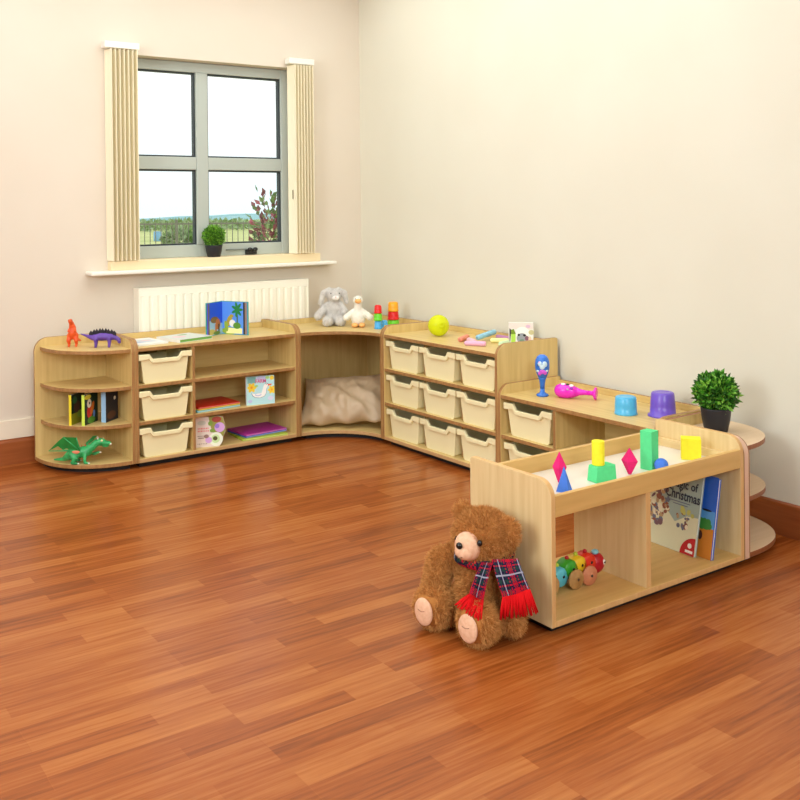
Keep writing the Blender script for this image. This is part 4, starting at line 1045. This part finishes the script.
# foam shapes on the play table
ZT = 0.3722
def foam(name, label, cat='foam block', loc=(0, 0, 0), rz=0.0, build=None, rgb=(255, 255, 255)):
    m = noisy('foam_%d_%d_%d' % rgb, tuple(int(v * 0.97) for v in rgb), rgb, (1, 1, 1), 60, 2, 0.75, 0.15)
    b_ = MB(); build(b_, m); o = b_.build(name, None, 0.0012); o.location = loc; o.rotation_euler = (0, 0, rz)
    return tag(o, label, cat)
PINK, BLUE, GREEN, YEL = (236, 44, 122), (78, 128, 228), (96, 226, 150), (252, 240, 58)
def bipyr(b_, m, w_=0.026, h=0.094):
    v = [b_.bm.verts.new(p) for p in ((w_, 0, h * 0.5), (0, w_, h * 0.5), (-w_, 0, h * 0.5), (0, -w_, h * 0.5), (0, 0, h))]
    w2 = 0.006
    u = [b_.bm.verts.new(p) for p in ((w2, 0, 0), (0, w2, 0), (-w2, 0, 0), (0, -w2, 0))]
    k = b_.mi(m)
    for i in range(4):
        b_.bm.faces.new((v[i], v[(i + 1) % 4], v[4])).material_index = k
        b_.bm.faces.new((u[i], u[(i + 1) % 4], v[(i + 1) % 4], v[i])).material_index = k
    b_.bm.faces.new(u[::-1]).material_index = k
def pyr(b_, m, w_=0.025, h=0.082):
    v = [b_.bm.verts.new(p) for p in ((w_, w_, 0), (-w_, w_, 0), (-w_, -w_, 0), (w_, -w_, 0), (0, 0, h))]
    k = b_.mi(m)
    b_.bm.faces.new(v[:4][::-1]).material_index = k
    for i in range(4): b_.bm.faces.new((v[i], v[(i + 1) % 4], v[4])).material_index = k
foam('foam_diamond', 'pink foam diamond standing behind the blue pyramid', loc=(-1.122, -2.806, ZT), rz=R(38), build=lambda b_, m: bipyr(b_, m, 0.024, 0.105), rgb=PINK)
foam('foam_pyramid', 'blue foam pyramid near the left end of the play table', loc=(-1.178, -2.880, ZT), rz=R(30), build=lambda b_, m: pyr(b_, m, 0.0215, 0.082), rgb=BLUE)
foam('foam_block', 'green foam slab under the yellow cylinder', loc=(-0.985, -2.868, ZT), rz=R(-6), build=lambda b_, m: b_.prism([(-0.047, 0), (0.043, 0), (0.038, 0.052), (-0.040, 0.052)], 1, -0.022, 0.022, m), rgb=GREEN)
foam('foam_cylinder', 'yellow foam cylinder standing on the green slab', loc=(-1.0, -2.864, ZT + 0.0524), build=lambda b_, m: b_.lathe([(0.0205, 0), (0.021, 0.002), (0.021, 0.078), (0.0205, 0.080)], m, 32), rgb=YEL)
foam('foam_diamond', 'pink foam diamond standing alone in the middle of the play table', loc=(-0.858, -2.876, ZT), rz=R(25), build=lambda b_, m: bipyr(b_, m, 0.029, 0.092), rgb=PINK)
foam('foam_block', 'tall green foam block beside the blue ball', loc=(-0.750, -2.872, ZT), rz=R(8), build=lambda b_, m: b_.box(-0.0225, 0.0225, -0.0225, 0.0225, 0, 0.134, m), rgb=GREEN)
foam('foam_ball', 'blue foam ball at the foot of the tall green block', loc=(-0.750, -2.9225, ZT), build=lambda b_, m: b_.ball((0, 0, 0.0235), 0.0235, m, 24), rgb=BLUE)
foam('foam_cube', 'yellow foam cube near the right end of the play table', loc=(-0.522, -2.872, ZT), rz=R(-50), build=lambda b_, m: b_.box(-0.034, 0.034, -0.025, 0.025, 0, 0.076, m), rgb=YEL)

# wooden caterpillar
t = thing('pull_along_caterpillar', 'painted wooden caterpillar on wheels inside the play table', 'wooden toy', (-1.03, -2.852, HB), R(-3))
t.scale = (1.22, 1.22, 1.22)
segs = [(-0.158, 0.030, (40, 150, 50)), (-0.122, 0.033, (96, 196, 214)), (-0.086, 0.046, (60, 170, 50)), (-0.054, 0.050, (242, 204, 40)), (-0.020, 0.051, (232, 56, 34)), (0.018, 0.041, (190, 22, 40))]
for i, (x, z, rgb) in enumerate(segs):
    m = plain('paint_%d_%d_%d' % rgb, rgb, 0.3, 0.5)
    b_ = MB()
    if i < 5: b_.lathe([(0.004, -0.0205), (0.021, -0.0205), (0.0255, -0.016), (0.0255, 0.016), (0.021, 0.0205), (0.004, 0.0205)], m, 28, Matrix.Translation((x, 0, z)) @ Matrix.Rotation(R(90), 4, 'X'))
    else: b_.ball((x, 0, z), (0.027, 0.024, 0.029), m, 24)
    s_ = b_.build('head' if i == 5 else 'body_segment', t)
    if i < 5:
        for sg in (-1, 1): MB().ball((x + 0.006, sg * 0.0205, z + 0.002), (0.004, 0.002, 0.004), gloss_black, 10).build('peg', s_)
        if 0 < i: MB().ball((x, 0, z + 0.028), 0.006, plain('paint_190_22_40', (190, 22, 40), 0.3, 0.5) if i % 2 == 0 else plain('paint_lime', (190, 214, 60), 0.3), 12).build('knob', s_)
    else:
        for sg in (-1, 1):
            e_ = MB().ball((x + 0.013, sg * 0.0195, z + 0.004), (0.0075, 0.0035, 0.0075), plain('eye_white', (246, 246, 240), 0.25), 12).build('eye', s_)
            MB().ball((x + 0.0145, sg * 0.0222, z + 0.004), (0.0035, 0.002, 0.0035), gloss_black, 10).build('pupil', s_)
        MB().ball((x - 0.004, -0.004, z + 0.031), (0.011, 0.010, 0.007), plain('hat_blue', (140, 206, 220), 0.3), 14).build('hat', t)
MB().box(-0.18, 0.0, -0.006, 0.006, 0.022, 0.030, plain('bare_beech', (206, 160, 104), 0.5)).build('axle_rail', t)
wm = noisy('turned_wood_wheel', (172, 128, 74), (200, 156, 98), (1, 1, 1), 40, 3, 0.5); wm2 = noisy('rosy_wood_wheel', (196, 120, 84), (216, 144, 106), (1, 1, 1), 40, 3, 0.5)
for x, m in ((-0.085, wm), (-0.036, wm2), (-0.172, wm)):
    for sg in (-1, 1):
        M_ = Matrix.Translation((x, sg * 0.034, 0.0268)) @ Matrix.Rotation(R(90), 4, 'X')
        o = MB().lathe([(0.003, -0.006), (0.012, -0.006), (0.013, -0.0045), (0.022, -0.0045), (0.0255, -0.003), (0.0265, 0.0), (0.0255, 0.003), (0.022, 0.0045), (0.013, 0.0045), (0.012, 0.006), (0.003, 0.006)], m, 30, M_).build('wheel', t)
        MB().ball((x + 0.003, sg * 0.0405, 0.0268), (0.004, 0.002, 0.004), plain('wheel_screw', (70, 52, 34), 0.4), 10).build('axle_end', o)

# ------------------------------------------------------------------ potted shrubs
def shrub(label, loc, pr, ph, fr_, fz, n, L_, mats, wts, seed, grp=None):
    rn = random.Random(seed)
    t = thing('potted_shrub', label, 'potted plant', loc)
    pm = plain('charcoal_pot', (38, 38, 42), 0.45, 0.4)
    MB().lathe([(pr * 0.70, 0), (pr * 0.76, 0.003), (pr * 0.92, ph * 0.5), (pr, ph - 0.006), (pr * 1.0, ph), (pr * 0.92, ph), (pr * 0.90, ph - 0.012)], pm, 32).build('pot', t)
    MB().lathe([(pr * 0.9, ph - 0.016), (pr * 0.5, ph - 0.010), (0.004, ph - 0.008)], plain('dark_moss', (40, 48, 24), 0.9), 20).build('soil', t)
    m = MB()
    for _ in range(n):
        u = Vector((rn.gauss(0, 1), rn.gauss(0, 1), rn.gauss(0, 1))).normalized()
        k = rn.random() ** 0.4
        bump = 1 + 0.08 * math.sin(u.x * 7 + seed) * math.cos(u.y * 6 + u.z * 5)
        p = Vector((u.x * fr_ * k * bump, u.y * fr_ * k * bump, fz + u.z * fr_ * 0.95 * k * bump))
        if p.z < ph - 0.02: continue
        dd = u * 0.8 + Vector((rn.uniform(-.8, .8), rn.uniform(-.8, .8), rn.uniform(-.3, 1.0)))
        leaf_card(m, p, dd, L_ * rn.uniform(.7, 1.25), L_ * 0.30, rn.choices(mats, wts)[0], rn)
    fo_ = m.build('foliage', t)
    st = MB()
    for k in range(14):
        a = rn.uniform(0, 2 * PI); r_ = rn.uniform(0.2, 0.8) * fr_
        st.tube([(0.3 * pr * math.cos(a), 0.3 * pr * math.sin(a), ph - 0.012), (r_ * 0.7 * math.cos(a), r_ * 0.7 * math.sin(a), fz), (r_ * math.cos(a + .2), r_ * math.sin(a + .2), fz + fr_ * 0.5)], 0.0012, plain('stem_green', (70, 90, 40), 0.7), 5)
    st.build('stems', t)
    return t
lg = [plain('leaf_a', (40, 92, 22), 0.4), plain('leaf_b', (76, 146, 36), 0.4), plain('leaf_c', (136, 196, 70), 0.4)]
shrub('bushy green shrub in a black pot on the low end shelf', (-0.252, -2.785, H2), 0.0565, 0.092, 0.073, 0.148, 2300, 0.024, lg, [4, 4, 3], 4)
lg2 = [plain('leaf_d', (84, 140, 30), 0.5), plain('leaf_e', (124, 184, 52), 0.5), plain('leaf_f', (56, 106, 22), 0.5)]
shrub('clipped round shrub in a black pot on the window board', (-1.030, 0.008, 1.017), 0.050, 0.068, 0.064, 0.118, 2600, 0.014, lg2, [3, 4, 2], 9)

# ------------------------------------------------------------------ outside the window
rnd = random.Random(5)
struct(MB().box(-60, 160, 0.6, 118, -0.25, -0.15, noisy('field_grass', (176, 190, 120), (210, 214, 150), (0.2, 0.2, 0.2), 1.5, 4, 0.9, 0.1)).build('ground'))
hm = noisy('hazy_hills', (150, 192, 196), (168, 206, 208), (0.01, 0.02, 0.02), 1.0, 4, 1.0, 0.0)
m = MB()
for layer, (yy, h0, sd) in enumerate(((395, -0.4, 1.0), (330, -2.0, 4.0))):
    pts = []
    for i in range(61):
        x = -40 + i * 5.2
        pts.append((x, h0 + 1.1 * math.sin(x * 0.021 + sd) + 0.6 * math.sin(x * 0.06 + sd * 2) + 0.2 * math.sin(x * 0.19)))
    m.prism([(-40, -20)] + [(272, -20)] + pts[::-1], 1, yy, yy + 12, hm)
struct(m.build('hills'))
bark = plain('bark', (96, 78, 58), 0.9)
def bush(name, label, cat, loc, rx_, rz_, n, L, mats, group=None, weights=None):
    t = thing(name, label, cat, loc, 0, group)
    m = MB()
    for _ in range(n):
        u = Vector((rnd.gauss(0, 1), rnd.gauss(0, 1), rnd.gauss(0, 1))).normalized()
        k = rnd.uniform(0.45, 1.0) * (1 + 0.16 * math.sin(u.x * 5 + loc[0]) * math.cos(u.z * 4))
        p = Vector((u.x * rx_ * k, u.y * rx_ * 0.8 * k, rz_ + u.z * rz_ * k))
        leaf_card(m, p, u + Vector((rnd.uniform(-.8, .8), rnd.uniform(-.8, .8), rnd.uniform(-.5, .9))), L * rnd.uniform(.7, 1.3), L * .3, rnd.choices(mats, weights)[0], rnd)
    m.build('foliage', t)
    MB().tube([(0, 0, 0), (0.02 * rx_, 0, rz_ * .6), (0, 0, rz_ * 1.1)], [0.05 * rx_ + .01, 0.04 * rx_ + .008, 0.01], bark).build('trunk', t)
    return t
g1, g2, g3 = plain('leaf_dark_green', (84, 116, 60), 0.7), plain('leaf_mid_green', (120, 152, 82), 0.7), plain('leaf_hazy_green', (150, 178, 128), 0.8)
red1, red2 = plain('leaf_wine_red', (128, 56, 70), 0.6), plain('leaf_rose', (186, 92, 110), 0.6)
GZ = -0.15
bush('round_bush', 'leafy green bush beyond the railings in the left window pane', 'bush', (9.93, 25.8, GZ), 0.62, 0.40, 700, 0.2, [g2, g3])
bush('hedgerow', 'low hazy hedge across the field behind the railings', 'hedge', (26.0, 62.0, GZ), 9.0, 0.27, 1500, 0.45, [g2, g3])
bush('flowering_shrub', 'wine-red flowering shrub at the right edge of the window view', 'shrub', (1.60, 4.1, GZ), 0.27, 0.84, 900, 0.085, [g1, g2, red1, red2], None, [3, 3, 3, 2])
t = thing('water_butt', 'pale blue barrel on the grass beyond the railings', 'barrel', (13.9, 37.5, GZ))
bl = plain('pale_blue_plastic', (120, 178, 224), 0.5)
MB().lathe([(0.17, 0), (0.19, 0.03), (0.2, 0.22), (0.19, 0.40), (0.18, 0.43)], bl, 20).build('barrel_body', t)
MB().lathe([(0.195, 0.43), (0.195, 0.46), (0.03, 0.47)], bl, 20).build('lid', t)
# railings
fm = plain('railing_paint', (112, 112, 96), 0.6)
fa, fb = Vector((3.6, 17.6, GZ)), Vector((9.9, 13.4, GZ))
dirv = (fb - fa); Lf = dirv.length; ang = math.atan2(dirv.y, dirv.x)
t = thing('fence', 'dark metal railings crossing the view outside the window', 'fence', fa, ang)
for i in range(4):
    xx = i * Lf / 3
    MB().box(xx - 0.03, xx + 0.03, -0.03, 0.03, 0, 1.22, fm).build('post', t)
for z in (0.16, 1.1): MB().box(0, Lf, -0.015, 0.015, z, z + 0.04, fm).build('rail', t)
nb = 58
for i in range(nb):
    xx = (i + 0.5) * Lf / nb
    MB().tube([(xx, 0, 0.1), (xx, 0, 1.17)], 0.011, fm, 6).build('bar', t)

# ------------------------------------------------------------------ light
def area(name, loc, target, sx, sy, power, colr):
    l = bpy.data.lights.new(name, 'AREA'); l.shape = 'RECTANGLE'; l.size = sx; l.size_y = sy; l.energy = power; l.color = colr
    o = bpy.data.objects.new(name, l); col.objects.link(o); o.location = loc
    o.rotation_euler = (Vector(target) - Vector(loc)).to_track_quat('-Z', 'Y').to_euler()
    return o
area('studio_softbox', (-5.4, -3.1, 2.0), (-0.3, -2.0, 0.4), 1.5, 1.5, 80, (0.89, 0.965, 0.985))
area('flash_umbrella', (-3.0, -6.3, 2.35), (-1.0, -0.6, 0.5), 1.5, 1.2, 84, (0.87, 0.965, 1.0))
area('ceiling_fill', (-1.6, -1.7, 2.72), (-1.6, -1.7, 0), 2.8, 2.8, 51, (0.88, 0.965, 0.98))  # unseen overhead fill, added to brighten the corner and walls
wd = bpy.data.worlds.new('overcast_sky'); sc.world = wd; wd.use_nodes = True
N, L = wd.node_tree.nodes, wd.node_tree.links
bg = N['Background']
tc = N.new('ShaderNodeTexCoord'); sp = N.new('ShaderNodeSeparateXYZ'); rp = N.new('ShaderNodeValToRGB')
L.new(tc.outputs['Generated'], sp.inputs[0]); L.new(sp.outputs['Z'], rp.inputs['Fac'])
rp.color_ramp.elements[0].position = 0.0; rp.color_ramp.elements[0].color = (0.80, 0.93, 0.98, 1)
rp.color_ramp.elements[1].position = 0.10; rp.color_ramp.elements[1].color = (1, 1, 1, 1)
L.new(rp.outputs['Color'], bg.inputs['Color']); bg.inputs['Strength'].default_value = 1.35

# ------------------------------------------------------------------ camera
yaw, pitch, roll = 0.5974, 0.0065, -0.0108
fpx, ppx, ppy = 953.7357, 361.3414, 214.7704
fw = Vector((math.sin(yaw) * math.cos(pitch), math.cos(yaw) * math.cos(pitch), -math.sin(pitch)))
rt = Vector((math.cos(yaw), -math.sin(yaw), 0)); up = rt.cross(fw)
r2 = rt * math.cos(roll) + up * math.sin(roll); u2 = up * math.cos(roll) - rt * math.sin(roll)
cd = bpy.data.cameras.new('camera'); cam = bpy.data.objects.new('camera', cd); col.objects.link(cam)
Mx = Matrix((r2, u2, -fw)).transposed().to_4x4(); Mx.translation = (-3.4343, -5.0522, 1.2880)
cam.matrix_world = Mx
cd.sensor_width = 36; cd.sensor_fit = 'HORIZONTAL'; cd.lens = fpx * 36 / 800
cd.shift_x = (400 - ppx) / 800; cd.shift_y = (ppy - 400) / 800
cd.clip_start = 0.05; cd.clip_end = 1000
sc.camera = cam
sc.view_settings.view_transform = 'Standard'; sc.view_settings.look = 'None'
sc.view_settings.gamma = 1.0; sc.view_settings.exposure = 0.0; sc.view_settings.use_curve_mapping = False
sc.cycles.use_denoising = True
sc.cycles.max_bounces = 10; sc.cycles.diffuse_bounces = 5; sc.cycles.transparent_max_bounces = 12
